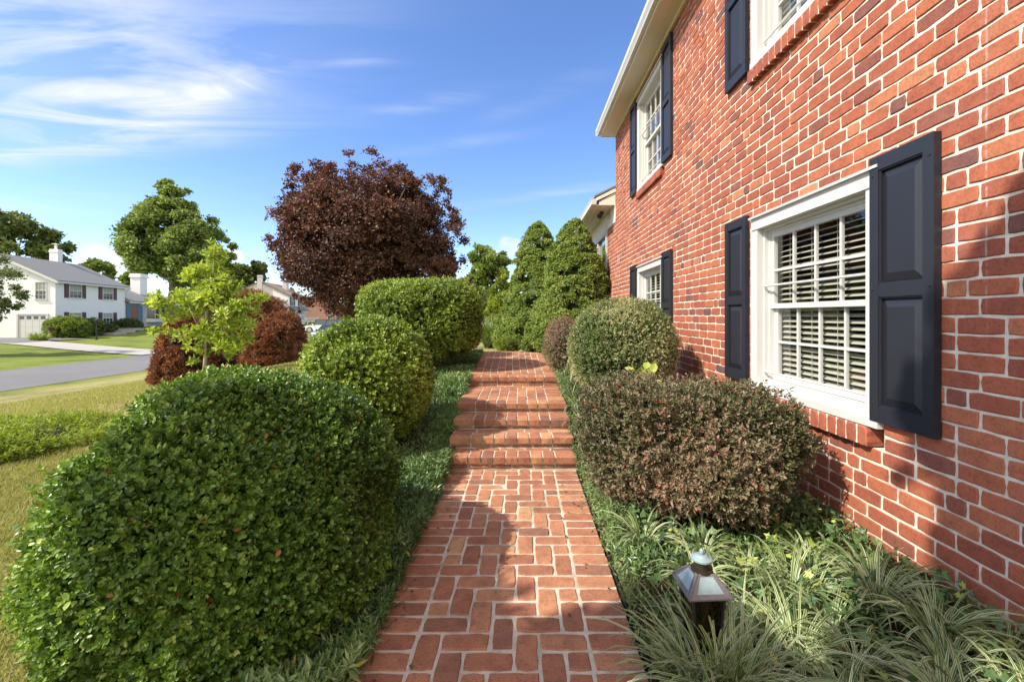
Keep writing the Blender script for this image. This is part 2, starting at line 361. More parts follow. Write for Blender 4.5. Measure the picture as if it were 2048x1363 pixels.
g.box((XL+.002,.5,-.1),(XL+2*BX+7*PM-.010,3.822,-.0045),1,rnd=0)
g.build('path',[PAVEB,PAVEM],kind='structure')
XR=XL+2*BX+7*PM
# --- steps
st=thing('brick_steps','five red brick steps with bullnosed treads climbing between clipped hedges','steps',(-.1,4.8,0))
def tread(g,x0,x1,y0,y1,z0,z1,rows,wd=.1045,stack=False):
    """rows: list of (depth, length) from the nose back"""
    y=y0-.02; e=np.linspace(x0+.2032,x1-.2032,8)
    def one(a,b_,c,d,nose):
        w=b_-a-.0095; dd=d-c-.0095
        if w<.02 or dd<.02: return
        bv=.0055 if nose else .004
        if w>=dd: bricks(g,[((a+b_)/2,(c+d)/2,z1)],ex,ey,ez,w,dd,.056,R.random(1),bev=bv,jit=.0016,rc=.006)
        else: bricks(g,[((a+b_)/2,(c+d)/2,z1)],ey,-ex,ez,dd,w,.056,R.random(1),bev=bv,jit=.0016,rc=.006)
    c=y; ri=0
    while c<y1-.03:
        dp=.2032; d=min(c+dp,y1-.001)
        if y1-.001-d<.03: d=y1-.001
        if d-c>.15:
            jit=R.normal(0,.0025,8); jit[[0,7]]=0
            for k in range(7): one(e[k]+jit[k],e[k+1]+jit[k+1],c,d,ri==0)
            for a,b_ in ((x0,e[0]),(e[7],x1)): one(a,b_,c,(c+d)/2,ri==0); one(a,b_,(c+d)/2,d,False)
        else:
            xs=np.linspace(x0,x1,6)
            for a,b_ in zip(xs[:-1],xs[1:]): one(a,b_,c,d,ri==0)
        c=d; ri+=1
    # lower course of the riser
    if z1-z0>.08:
        nb=round((x1-x0)/.2032); e=np.linspace(x0+.01,x1-.01,nb+1)
        h=z1-z0-.065-.012
        for a,b_ in zip(e[:-1],e[1:]):
            bricks(g,[((a+b_)/2,y0+.004,z0+h/2+.004)],ex,ez,-ey,b_-a-.01,h,.05,R.random(1),bev=.004)
    g.box((x0+.006,y0+.009,z0-.2),(x1-.006,y1+.03,z1-.006),1,rnd=0)
YS=[3.83,4.085,4.375,4.71,5.84]; ZS=[0,.105,.206,.302,.40,.528]
XLs=[-.68,-.69,-.70,-.715,-.766]; XRs=[.492,.488,.484,.48,.498]
for i in range(4):
    g=Geo(); y1=YS[i+1]
    rows=[(.2032,.1045),(.12,.2032)] if i<3 else [(.2032,.1045)]+[(.2032,.1045)]*4+[(.2,.2)]
    tread(g,XLs[i],XRs[i],YS[i],y1,ZS[i],ZS[i+1],rows)
    child(g,'step',[PAVEB,PAVEM],st)
g=Geo(); tread(g,XLs[4],XRs[4],YS[4],YS[4]+.26,ZS[4],ZS[5],[(.2032,.1045),(.0752,.2032)]); child(g,'step',[PAVEB,PAVEM],st)
# --- upper landing
g=Geo(); y=YS[4]+.26; ye=9.86
while y<ye:
    t=(y-5.84)/(9.86-5.84); xl=-.766-.19*t; xr=.498; e=[xl]+list(np.linspace(xl+.2032,xr-.2032,9)+R.normal(0,.0015,9))+[xr]
    for k,(a,b_) in enumerate(zip(e[:-1],e[1:])):
        if k in (0,9):
            for q_ in (0,.1016): bricks(g,[((a+b_)/2,y+q_+.0508,ZS[5]+R.normal(0,.0012))],ex,ey,ez,b_-a-.009,.0921,.04,R.random(1),bev=.005,jit=.0016,rc=.006)
        else: bricks(g,[((a+b_)/2,y+.1016,ZS[5]+R.normal(0,.0012))],ey,-ex,ez,.1937,b_-a-.009,.04,R.random(1),bev=.005,jit=.0016,rc=.006)
    y+=.2032
g.hexa([(-.75,6.1,.2),(.494,6.1,.2),(.494,9.86,.2),(-.945,9.86,.2),(-.75,6.1,ZS[5]-.005),(.494,6.1,ZS[5]-.005),(.494,9.86,ZS[5]-.005),(-.945,9.86,ZS[5]-.005)],1,rnd=0)
g.build('upper_path',[PAVEB,PAVEM],kind='structure')
EDG=plain('black_edging',(.02,.02,.02),.6)
g=Geo()
for a,b_ in zip(np.arange(.6,3.8,.2),np.arange(.8,4.0,.2)): g.box((XR+.006+.004*math.sin(a*5),a,-.1),(XR+.013+.004*math.sin(a*5),b_-.002,.002))
o=g.build('garden_edging',EDG); o['label']='black plastic garden edging strip along the right side of the brick path'; o['category']='garden edging'
# ------------------------------------------------------------------ brick house
house=thing('brick_house','two storey red brick house with navy shutters and white windows','house',(XW,4,0))
WIN=[(2.35,3.67,.735,2.16),(2.35,3.67,3.41,4.93),(5.98,7.30,.735,2.16),(5.98,7.30,3.41,4.93)]
SILLH=.115
holes=[(a,b_,z0-SILLH-.008,z1) for a,b_,z0,z1 in WIN]+[(10.0,12.3,1.25,3.3)]
g=Geo(); ytop=9.12; yend=13.0; zw=3.30
def wall_cells():
    ys=sorted({-1.5,ytop,yend,*[h[0] for h in holes],*[h[1] for h in holes]}); zs=sorted({-.4,5.2,zw,*[h[2] for h in holes],*[h[3] for h in holes]})
    for a,b_ in zip(ys[:-1],ys[1:]):
        for c,d in zip(zs[:-1],zs[1:]):
            my,mz=(a+b_)/2,(c+d)/2
            if any(h[0]<my<h[1] and h[2]<mz<h[3] for h in holes): continue
            if my>ytop and mz>zw: continue
            yield a,b_,c,d
for a,b_,c,d in wall_cells():
    g.add([(XW+.0055,a,c),(XW+.0055,b_,c),(XW+.0055,b_,d),(XW+.0055,a,d)],[np.array([[0,3,2,1]])],1,rnd=0)
for h in holes:   # reveals
    a,b_,c,d=h
    for p0,p1 in (((a,c),(b_,c)),((b_,c),(b_,d)),((b_,d),(a,d)),((a,d),(a,c))):
        g.add([(XW+.0055,*p0),(XW+.0055,*p1),(XW+.19,*p1),(XW+.19,*p0)],[np.array([[0,1,2,3]])],1,rnd=0)
g.add([(XW+.0055,ytop,zw),(XW+.0055,ytop,5.2),(XW+7,ytop,5.2),(XW+7,ytop,zw)],[np.array([[0,1,2,3]])],1,rnd=0)
P_=[];l_=[];r_=[]
nco=int(5.15/PIT)+4; z=-.28; ci=0
while z<5.2:
    zc=z+PIT/2; ym=ytop if zc>zw else yend
    fl=(ci%6==3)
    y=-1.5-(ci%2)*BL/2-(.05 if fl else 0)-.3; hdr=ci%4<2; kk=0
    while y<ym:
        l=BL if not (fl and kk%2) else BL/2
        if not fl and R.random()<.015: l=BL/2
        a,b_=y,min(y+l,ym+.0)
        segs=[(a,b_)]
        for h in holes:
            if zc>h[2]-.02 and zc<h[3]+.01:
                ns=[]
                for s0,s1 in segs:
                    if s1<=h[0] or s0>=h[1]: ns.append((s0,s1))
                    else:
                        if s0<h[0]: ns.append((s0,h[0]+.004))
                        if s1>h[1]: ns.append((h[1]-.004,s1))
                segs=ns
        for s0,s1 in segs:
            if s1-s0>.03:
                P_.append((XW,(s0+s1)/2,zc)); l_.append(s1-s0-MJ)
                rr=R.random(); r_.append(rr*.8+.1 if l>.15 else (rr*.5 if rr<.6 else rr))
        y+=l; kk+=1
    z+=PIT; ci+=1
r_=np.array(r_); mk=R.random(len(r_)); r_=np.where(mk<.02,R.random(len(r_))*.1,r_); r_=np.where(mk>.978,.93+R.random(len(r_))*.07,r_)
P_=np.array(P_); P_[:,2]+=R.normal(0,.0008,len(P_))
# y runs to the left seen from outside: U=-y, V=z, W=-x
bricks(g,P_,-ey,ez,-ex,np.array(l_),PIT-MJ,.02,r_,bev=.0045,jit=.0014,rc=.006)
child(g,'wall',[WALLB,WALLM],house)
def sillb(parent,y0,y1,z1):
    g=Geo(); y0+=.06; y1+=.03; n=round((y1-y0)/.0815); e=np.linspace(y0,y1,n+1); c=(e[:-1]+e[1:])/2
    P=np.stack([np.full(n,XW-.045),c,np.full(n,z1-SILLH/2)],-1)
    bricks(g,P,ez,ey,-ex,SILLH,(e[1]-e[0])-.0105,.12,R.random(n)*.5+.08,bev=.007,jit=.0014,rc=.008)
    g.box((XW-.036,y0+.022,z1-SILLH+.006),(XW+.06,y1-.022,z1-.004),1,rnd=0)
    return child(g,'sill',[WALLB,WALLM],parent)
def window(y0,y1,z0,z1,cols=4,bars=True,blind=True):
    g=Geo(); cw=.095; xf=XW-.022
    # casing: jambs, head with drip cap, bottom member
    for a,b_ in ((y0,y0+cw),(y1-cw,y1)):
        g.box((xf,a,z0+.05),(XW+.12,b_,z1-cw-.01)); 
        g.box((xf-.008,a+.008 if a==y0 else b_-.026,z0+.05),(xf,a+.026 if a==y0 else b_-.008,z1-cw-.01))
    g.box((xf,y0,z1-cw-.01),(XW+.12,y1,z1-.012)); g.box((xf-.022,y0-.006,z1-.012),(XW+.02,y1+.006,z1+.004))
    g.box((xf-.008,y0,z1-cw-.01),(xf,y1,z1-cw+.012))
    g.box((xf-.012,y0,z0),(XW+.1,y1,z0+.05)); g.box((xf+.012,y0+cw,z0+.05),(XW+.1,y1-cw,z0+.075)); g.box((xf+.03,y0+cw,z0+.075),(XW+.1,y1-cw,z0+.1))
    # stepped stops
    ya,yb,za,zb=y0+cw,y1-cw,z0+.1,z1-cw-.01
    for k,(ins,xx) in enumerate(((.02,XW+.03),(.04,XW+.062))):
        g.box((xx,ya,za),(XW+.12,ya+ins,zb)); g.box((xx,yb-ins,za),(XW+.12,yb,zb)); g.box((xx,ya+ins,zb-ins),(XW+.12,yb-ins,zb))
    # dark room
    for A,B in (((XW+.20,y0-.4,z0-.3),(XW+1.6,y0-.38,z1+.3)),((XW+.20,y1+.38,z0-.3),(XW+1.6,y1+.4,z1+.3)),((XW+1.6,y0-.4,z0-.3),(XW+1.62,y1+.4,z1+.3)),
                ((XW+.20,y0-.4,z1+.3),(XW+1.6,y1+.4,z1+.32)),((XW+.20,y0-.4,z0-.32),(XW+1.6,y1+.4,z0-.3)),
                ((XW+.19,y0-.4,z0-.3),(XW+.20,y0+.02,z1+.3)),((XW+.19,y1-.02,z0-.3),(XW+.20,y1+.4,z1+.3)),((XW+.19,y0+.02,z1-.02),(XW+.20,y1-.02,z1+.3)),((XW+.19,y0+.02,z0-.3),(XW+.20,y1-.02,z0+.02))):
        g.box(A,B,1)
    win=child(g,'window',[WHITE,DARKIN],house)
    ya+=.04; yb-=.04; zb-=.04; zm=(za+zb)/2
    for (lo,hi,xs,st_) in ((zm-.02,zb,XW+.07,.042),(za,zm+.015,XW+.1,.045)):
        s=Geo()
        s.box((xs,ya,lo),(xs+.03,ya+st_,hi)); s.box((xs,yb-st_,lo),(xs+.03,yb,hi))
        s.box((xs,ya+st_,lo),(xs+.03,yb-st_,lo+.038)); s.box((xs,ya+st_,hi-.04),(xs+.03,yb-st_,hi))
        gy0,gy1,gz0,gz1=ya+st_,yb-st_,lo+.038,hi-.04
        for i in range(1,cols):
            yy=gy0+(gy1-gy0)*i/cols; s.box((xs+.004,yy-.009,gz0),(xs+.024,yy+.009,gz1))
        zz=(gz0+gz1)/2; s.box((xs+.002,gy0,zz-.009),(xs+.022,gy1,zz+.009))
        child(s,'sash',WHITE,win)
        p=Geo(); p.add([(xs+.013,gy0-.01,gz0-.01),(xs+.013,gy1+.01,gz0-.01),(xs+.013,gy1+.01,gz1+.01),(xs+.013,gy0-.01,gz1+.01)],[np.array([[0,3,2,1]])])
        child(p,'pane',GLASS,win)
    if bars:
        for zz in (zm+.16,za+.06):
            s=Geo(); s.tube([(XW+.02,ya-.015,zz),(XW+.02,yb+.015,zz)],.0085,8); child(s,'guard_bar',WHITE,win)
    if blind:
        s=Geo(); zz=zb-.02
        while zz>za+.02:
            t=.006
            s.hexa([(XW+.140,ya,zz-.010),(XW+.18,ya,zz+.008),(XW+.18,yb,zz+.008),(XW+.140,yb,zz-.010),(XW+.140,ya,zz-.006),(XW+.18,ya,zz+.012),(XW+.18,yb,zz+.012),(XW+.140,yb,zz-.006)])
            zz-=.043
        for yy in np.linspace(ya+.14,yb-.14,4):
            s.box((XW+.137,yy-.0018,za),(XW+.139,yy+.0018,zb)); 
        s.box((XW+.135,ya,zb-.02),(XW+.18,yb,zb+.03))
        child(s,'blind',BLIND,win)
    sillb(win,y0,y1,z0-.003)
    return win
for a,b_,z0,z1 in WIN: window(a,b_,z0,z1)
def shutter(y0,y1,z0,z1):
    g=Geo(); xo=XW-.038; xb=XW-.002; sw=.058
    def fr(a,b_,c,d): g.box((xo,a,c),(xb,b_,d))
    zmid=z0+(z1-z0)*.495; rails=[(z0,z0+.085),(zmid-.035,zmid+.035),(z1-.075,z1)]
    g.box((xo+.026,y0+.002,z0+.002),(xb-.001,y1-.002,z1-.002))
    fr(y0,y0+sw,z0,z1); fr(y1-sw,y1,z0,z1)
    for c,d in rails: g.box((xo+.0015,y0+sw,c),(xb,y1-sw,d))
    for (c,d) in ((rails[0][1],rails[1][0]),(rails[1][1],rails[2][0])):
        # moulding lip and raised field
        a0,a1=y0+sw,y1-sw
        o=[(xo+.024,a0+.012,c+.012),(xo+.024,a1-.012,c+.012),(xo+.024,a1-.012,d-.012),(xo+.024,a0+.012,d-.012)]
        i_=[(xo+.008,a0+.05,c+.055),(xo+.008,a1-.05,c+.055),(xo+.008,a1-.05,d-.055),(xo+.008,a0+.05,d-.055)]
        g.add(o+i_,[np.array([(4,7,6,5),(0,4,5,1),(1,5,6,2),(2,6,7,3),(3,7,4,0)])])
        for (p,q_) in (((a0,c),(a0+.008,d)),((a1-.008,c),(a1,d)),((a0+.008,c),(a1-.008,c+.008)),((a0+.008,d-.008),(a1-.008,d))):
            g.box((xo+.008,p[0],p[1]),(xo+.027,q_[0],q_[1]))
    for yy in (y0+.02,y1-.02):
        for zz in (z0+.1,(z0+z1)/2,z1-.1):
            a=np.arange(8)/8*6.283; 
            V=[(xo-.004,yy+.0065*math.cos(t),zz+.0065*math.sin(t)) for t in a]+[(xo+.002,yy+.009*math.cos(t),zz+.009*math.sin(t)) for t in a]
            g.add(V,[np.arange(8)[None][:,::-1],np.array([(i,(i+1)%8,8+(i+1)%8,8+i) for i in range(8)])])
    return child(g,'shutter',SHUT,house)
for (z0,z1) in ((.774,2.205),(3.435,5.02)):
    for a,b_ in ((2.022,2.398),(3.735,4.115),(5.63,6.01),(7.38,7.76)): shutter(a,b_,z0,z1)
# eave and roof of the main block
g=Geo(); ZS_=5.12; xe=1.66
g.box((xe,-1.5,ZS_),(XW+.02,9.18,ZS_+.02)); 
for i in range(1,4): g.box((xe+i*.075,-1.5,ZS_-.004),(xe+i*.075+.066,9.18,ZS_))
g.box((XW-.03,-1.5,ZS_-.05),(XW-.0,9.118,ZS_-.005)); g.box((xe-.0,-1.5,ZS_-.012),(xe+.03,9.18,ZS_-.004))
g.box((xe-.02,-1.5,ZS_-.015),(xe,9.18,ZS_+.15)); g.box((xe,9.18,ZS_-.012),(XW+.02,9.2,ZS_+.2))
child(g,'soffit',CREAM,house)
g=Geo(); pr=[(xe-.022,ZS_+.14),(xe-.022,ZS_+.02),(xe-.075,ZS_+.02),(xe-.085,ZS_+.05),(xe-.105,ZS_+.09),(xe-.11,ZS_+.145),(xe-.1,ZS_+.145),(xe-.095,ZS_+.09),(xe-.075,ZS_+.06),(xe-.07,ZS_+.03),(xe-.03,ZS_+.03),(xe-.03,ZS_+.14)]
k=len(pr); V=[(x,-1.5,z) for x,z in pr]+[(x,9.22,z) for x,z in pr]
g.add(V,[np.array([(i,(i+1)%k,k+(i+1)%k,k+i) for i in range(k)]),np.arange(k)[None],(np.arange(k)+k)[None]])
g.hexa([(xe-.11,9.215,ZS_+.02),(xe-.022,9.215,ZS_+.02),(xe-.022,9.225,ZS_+.02),(xe-.11,9.225,ZS_+.02),(xe-.11,9.215,ZS_+.145),(xe-.022,9.215,ZS_+.145),(xe-.022,9.225,ZS_+.145),(xe-.11,9.225,ZS_+.145)])
child(g,'gutter',WHITE,house)
g=Geo(); g.hexa([(xe-.05,-1.5,ZS_+.15),(XW+5,-1.5,ZS_+3),(XW+5,9.25,ZS_+3),(xe-.05,9.25,ZS_+.15),(xe-.05,-1.5,ZS_+.17),(XW+5,-1.5,ZS_+3.04),(XW+5,9.25,ZS_+3.04),(xe-.05,9.25,ZS_+.17)])
child(g,'roof',SHING,house)
# lower wing: frieze, soffit, gutter, roof, window, floodlight
g=Geo(); zs=3.66; xo=1.55
g.box((XW-.012,9.122,3.305),(XW+.03,13,zs)); g.box((xo,9.16,zs),(XW-.0,13,zs+.02)); g.box((xo+.12,9.16,zs-.012),(xo+.15,13,zs-.002))
g.hexa([(xo+.06,9.13,zs+.0),(XW,9.13,zs+.0),(XW,9.16,zs+.0),(xo+.06,9.16,zs+.0),(xo+.06,9.13,zs+.07),(XW,9.13,zs+.26),(XW,9.16,zs+.26),(xo+.06,9.16,zs+.07)])
g.hexa([(xo,9.11,zs+.085),(XW,9.11,zs+.275),(XW,9.16,zs+.275),(xo,9.16,zs+.085),(xo,9.11,zs+.15),(XW,9.11,zs+.36),(XW,9.16,zs+.36),(xo,9.16,zs+.15)])
child(g,'soffit',CREAM,house)
g=Geo(); g.box((xo-.1,9.12,zs+.01),(xo,13,zs+.13)); g.box((xo-.108,9.115,zs+.115),(xo-.095,13.0,zs+.14)); child(g,'gutter',WHITE,house)
g=Geo(); g.hexa([(xo-.04,9.1,zs+.16),(XW+4,9.1,zs+2.3),(XW+4,13.2,zs+2.3),(xo-.04,13.2,zs+.16),(xo-.04,9.1,zs+.195),(XW+4,9.1,zs+2.34),(XW+4,13.2,zs+2.34),(xo-.04,13.2,zs+.195)]); child(g,'roof',SHING,house)
g=Geo()
for a,b_,c,d in ((10,10.08,1.25,3.3),(12.22,12.3,1.25,3.3),(10.08,12.22,3.2,3.3),(10.08,12.22,1.25,1.35),(11.1,11.2,1.35,3.2)): g.box((XW-.03,a,c),(XW+.08,b_,d))
g.box((XW+.3,9.9,1.2),(XW+.32,12.4,3.4),1)
ww=child(g,'window',[WHITE,DARKIN],house)
for a,b_ in ((10.08,11.1),(11.2,12.22)):
    g=Geo(); g.add([(XW+.03,a,1.35),(XW+.03,b_,1.35),(XW+.03,b_,3.2),(XW+.03,a,3.2)],[np.array([[0,3,2,1]])]); child(g,'pane',glassmat('mirror_glass',boost=2.5,base=.25) if a<11 else GLASS,ww)
g=Geo(); g.tube([(1.78,9.75,zs-.005),(1.78,9.75,zs-.05)],[.045,.04],10); g.tube([(1.78,9.75,zs-.05),(1.74,9.68,zs-.09),(1.70,9.6,zs-.13)],[.03,.045,.06],10); child(g,'floodlight',BLACK,house)
# ------------------------------------------------------------------ foliage tools
OV=(np.array([(0,0,0),(.38,0,-.05),(.75,0,-.02),(1,0,.0),(.33,.40,.06),(.72,.42,.08),(.33,-.40,.06),(.72,-.42,.08)]),
    [np.array([(0,1,4),(2,3,5),(0,6,1),(2,7,3)]),np.array([(1,2,5,4),(1,6,7,2)])])
LAN=(np.array([(0,0,0),(.4,0,-.04),(1,0,-.06),(.42,.34,.04),(.42,-.34,.04)]),[np.array([(0,1,3),(1,2,3),(0,4,1),(1,4,2)])])
DIA=(np.array([(0,0,0),(.5,.5,.07),(1,0,0),(.5,-.5,.07)]),[np.array([(0,2,1),(0,3,2)])])
IVY=(np.array([(.3,0,-.03),(0,0,0),(.02,.42,.03),(.32,.3,.02),(.42,.62,.0),(.62,.22,.03),(1,0,-.04),(.62,-.22,.03),(.42,-.62,0),(.32,-.3,.02),(.02,-.42,.03)]),
     [np.array([(0,i,i%10+1) for i in range(1,11)])[:,[0,2,1]]])
def leaves(g,P,D,Nn,ln,wd,tpl,rnd,var,mat=0):
    T,Fs=tpl; n=len(P); k=len(T)
    D=nz(D); S_=nz(np.cross(Nn,D)); Nn=np.cross(D,S_)
    ln=np.broadcast_to(ln,(n,))[:,None,None]; wd=np.broadcast_to(wd,(n,))[:,None,None]
    V=P[:,None]+T[None,:,0:1]*ln*D[:,None]+T[None,:,1:2]*wd*S_[:,None]+T[None,:,2:3]*ln*Nn[:,None]
    o=(np.arange(n)*k)[:,None,None]
    g.add(V.reshape(-1,3),[(f[None]+o).reshape(-1,f.shape[1]) for f in Fs],mat,rnd=np.repeat(rnd,k),var=np.repeat(var,k))
def sprigs(g,P,A,per,slen,ln,wd,tpl,tone,mat=0,spread=.9,flat=0):
    """per leaves round each twig tip P with axis A"""
    n=len(P); A=nz(A); ref=rdir(n); u=nz(np.cross(A,ref)); v=np.cross(A,u)
    for i in range(per):
        ph=i*2.4+R.uniform(0,.8,n); t=(i+.5)/per
        rad=np.cos(ph)[:,None]*u+np.sin(ph)[:,None]*v
        D=nz(A*(1.25-spread*t*1.1)+rad*spread+R.normal(0,.15,(n,3)))
        pos=P-A*(t*slen)[...,None] if np.ndim(slen) else P-A*t*slen
        Nn=nz(A*.9-rad*.4+R.normal(0,.25,(n,3))+np.array([0,0,flat]))
        s=R.uniform(.55,1.25,n)*(.75+.5*t)
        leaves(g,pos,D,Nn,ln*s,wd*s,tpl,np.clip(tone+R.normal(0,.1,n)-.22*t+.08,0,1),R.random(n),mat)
def superblob(n,c,r,p,seed,amp=.05,freq=3.,zmin=None,r2=None):
    """points and normals on a lumpy super-ellipsoid"""
    M=n*5; d=rdir(M); r=np.array(r,float)
    rr=np.where(d>0,r,r if r2 is None else np.array(r2,float))
    s=(np.abs(d/rr)**p).sum(1)**(-1/p)
    P=d*s[:,None]; nn=nz(np.sign(P)*np.abs(P/rr)**(p-1)/rr)
    wgt=s**2/np.maximum((nn*d).sum(1),.2)
    nv=noise3(P,freq,seed); P=P*(1+amp*nv)[:,None]+np.array(c)
    ok=np.ones(M,bool) if zmin is None else P[:,2]>zmin
    wgt=wgt*ok; i=R.choice(M,n,replace=True,p=wgt/wgt.sum())
    return P[i],nn[i],nv[i]
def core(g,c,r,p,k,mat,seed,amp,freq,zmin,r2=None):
    """solid core coloured dark for the shade inside, so that one cannot look straight through"""
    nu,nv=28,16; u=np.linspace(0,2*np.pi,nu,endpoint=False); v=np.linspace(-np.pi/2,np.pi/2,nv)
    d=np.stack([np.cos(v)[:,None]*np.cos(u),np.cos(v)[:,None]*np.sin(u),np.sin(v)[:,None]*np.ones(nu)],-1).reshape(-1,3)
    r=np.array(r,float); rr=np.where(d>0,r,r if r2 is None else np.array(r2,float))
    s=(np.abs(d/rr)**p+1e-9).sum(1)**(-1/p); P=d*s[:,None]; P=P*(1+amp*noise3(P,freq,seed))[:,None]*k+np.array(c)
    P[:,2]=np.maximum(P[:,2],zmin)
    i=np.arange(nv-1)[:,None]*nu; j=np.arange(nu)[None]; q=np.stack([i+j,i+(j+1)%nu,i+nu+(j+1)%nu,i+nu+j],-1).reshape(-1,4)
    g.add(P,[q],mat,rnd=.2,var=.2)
TWIG=plain('twig_bark',(.2,.15,.09),.9,var=.4,nscale=30)
BARK=plain('tree_bark',(.13,.105,.08),.95,var=.4,nscale=12,bumpk=.6,bscale=30)
INNER=plain('shade_core',(.022,.024,.012),.95,var=.5,nscale=25)  # near-black colour puts the shade inside the foliage into the core
def stems(root,c,z0,h,r,n=7,rad=.012,name='stems'):
    g=Geo()
    for i in range(n):
        a=R.uniform(0,6.28); b0=np.array([c[0]+r[0]*.35*math.cos(a),c[1]+r[1]*.35*math.sin(a),z0-.03])
        b1=np.array([c[0]+r[0]*.75*math.cos(a+.3),c[1]+r[1]*.75*math.sin(a+.3),z0+h*.6]); mid=(b0+b1)/2+R.normal(0,.04,3)
        g.tube([b0,mid,b1],[rad,rad*.8,rad*.45],6)
    return child(g,name,TWIG,root,True)
def bush(name,label,cat,c,r,z0,h,p,m,n,ln,wd,tpl,per=6,seed=1,amp=.05,freq=3.,layers=3,tip=.03,spread=.95,slen=.04,group=None,corek=.86,toner=(.2,.75),up=.35,r2=None,mat2=None,openb=.1,low=None):
    root=thing(name,label,cat,(c[0],c[1],z0),group)
    cz=z0+h*.5+openb*.5; rz=h*.5-openb*.5
    if low: cz=z0+h*low; rz=h*(1-low)
    rr=(r[0],r[1],rz); g=Geo(); rr2=None if r2 is None else (r2[0],r2[1],rz)
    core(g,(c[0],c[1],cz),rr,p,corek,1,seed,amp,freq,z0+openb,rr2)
    for l in range(layers):
        nn=int(n*(1.,.65,.4,.3)[l]); P,Nm,nv=superblob(nn,(c[0],c[1],cz),rr,p,seed,amp,freq,z0+openb*.4,rr2)
        P=P-Nm*(l*.028+R.uniform(-tip,tip,nn)*(1.2 if l==0 else .6))[:,None]
        patch=noise3(P,6.,seed+5,2); pk=noise3(P,9.,seed+9,2)
        P=P-Nm*(np.maximum(0,-pk-.25)*tip*2.3)[:,None]+Nm*(np.where(R.random(nn)<.05,R.uniform(.01,.05,nn),0) if l==0 else np.zeros(nn))[:,None]
        A=nz(Nm+R.normal(0,.5,(nn,3))+np.array([0,0,up]))
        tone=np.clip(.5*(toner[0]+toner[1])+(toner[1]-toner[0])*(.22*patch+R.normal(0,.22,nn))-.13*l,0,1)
        k=R.uniform(.75,1.2,nn)
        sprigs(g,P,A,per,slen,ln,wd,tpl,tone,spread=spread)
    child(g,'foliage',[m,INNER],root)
    stems(root,c,z0,h,r,12)
    return root
G=lambda *a: a
HOLLY=leafmat('holly_leaf',[(0,(.035,.065,.010)),(.3,(.075,.15,.02)),(.6,(.15,.25,.034)),(.82,(.27,.38,.06)),(1,(.40,.45,.11))],.18,.38,(.004,(.35,.13,.04)),.5)
HOLLYB=leafmat('sunny_holly_leaf',[(0,(.05,.085,.012)),(.3,(.13,.2,.022)),(.6,(.25,.33,.04)),(.85,(.38,.44,.09)),(1,(.5,.52,.18))],.17,.4,(.004,(.35,.16,.05)),.45)
BARB=leafmat('barberry_leaf',[(0,(.05,.06,.024)),(.3,(.115,.12,.05)),(.55,(.19,.155,.085)),(.8,(.29,.195,.13)),(1,(.38,.18,.12))],.2,.45,(.012,(.32,.05,.03)),.4,(1.5,1.2,.9))
BOXW=leafmat('bleached_boxwood_leaf',[(0,(.06,.10,.028)),(.25,(.13,.19,.05)),(.5,(.33,.33,.15)),(.8,(.5,.44,.26)),(1,(.6,.52,.34))],.2,.5,None,.4)
SPRU=leafmat('spruce_needle',[(0,(.06,.10,.022)),(.4,(.14,.21,.04)),(.75,(.23,.30,.065)),(1,(.31,.36,.10))],.15,.6,(.002,(.35,.25,.1)),.25)
PURP=leafmat('purple_maple_leaf',[(0,(.035,.02,.015)),(.4,(.08,.041,.027)),(.75,(.14,.07,.04)),(1,(.2,.115,.06))],.28,.5,None,.35,(1.8,.9,.7))
LACE=leafmat('red_laceleaf',[(0,(.08,.04,.022)),(.35,(.17,.08,.04)),(.7,(.28,.13,.065)),(1,(.36,.21,.1))],.3,.55,None,.3,(1.7,1.0,.7))
LIME=leafmat('lime_leaf',[(0,(.13,.2,.025)),(.4,(.30,.37,.055)),(.8,(.45,.5,.11)),(1,(.54,.56,.18))],.38,.45,None,.4)
TREE=leafmat('tree_leaf',[(0,(.055,.085,.022)),(.4,(.13,.185,.045)),(.75,(.22,.28,.075)),(1,(.31,.36,.12))],.3,.5,None,.4)
DARKT=leafmat('dark_tree_leaf',[(0,(.03,.05,.016)),(.5,(.08,.115,.032)),(1,(.17,.2,.06))],.25,.5,None,.4)
GOLD=leafmat('golden_green_leaf',[(0,(.09,.13,.02)),(.5,(.2,.26,.035)),(1,(.34,.38,.07))],.35,.5,None,.3)
VINCA=leafmat('vinca_leaf',[(0,(.03,.065,.022)),(.4,(.085,.155,.05)),(.75,(.17,.26,.085)),(1,(.28,.36,.14))],.2,.38,(.006,(.4,.35,.06)),.5)
IVYM=leafmat('ivy_leaf',[(0,(.02,.05,.022)),(.5,(.05,.11,.04)),(.9,(.14,.22,.07)),(1,(.4,.44,.1))],.2,.38,None,.5)
# clipped hollies on the left, nearest first
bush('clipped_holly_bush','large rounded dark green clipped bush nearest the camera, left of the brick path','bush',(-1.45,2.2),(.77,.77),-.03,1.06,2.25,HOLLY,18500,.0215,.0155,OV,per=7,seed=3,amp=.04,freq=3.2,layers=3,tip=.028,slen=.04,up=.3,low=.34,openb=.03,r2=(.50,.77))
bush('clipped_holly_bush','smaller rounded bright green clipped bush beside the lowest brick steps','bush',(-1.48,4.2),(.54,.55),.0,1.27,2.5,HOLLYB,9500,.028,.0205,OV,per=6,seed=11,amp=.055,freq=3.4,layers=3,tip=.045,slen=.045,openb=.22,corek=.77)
bush('clipped_holly_bush','tall boxy bright green clipped bush beside the upper brick landing','bush',(-1.60,6.95),(.88,.9),.40,1.5,3.4,HOLLYB,13500,.029,.021,OV,per=5,seed=19,amp=.045,freq=3.,layers=3,tip=.045,slen=.045,openb=.3,corek=.77)
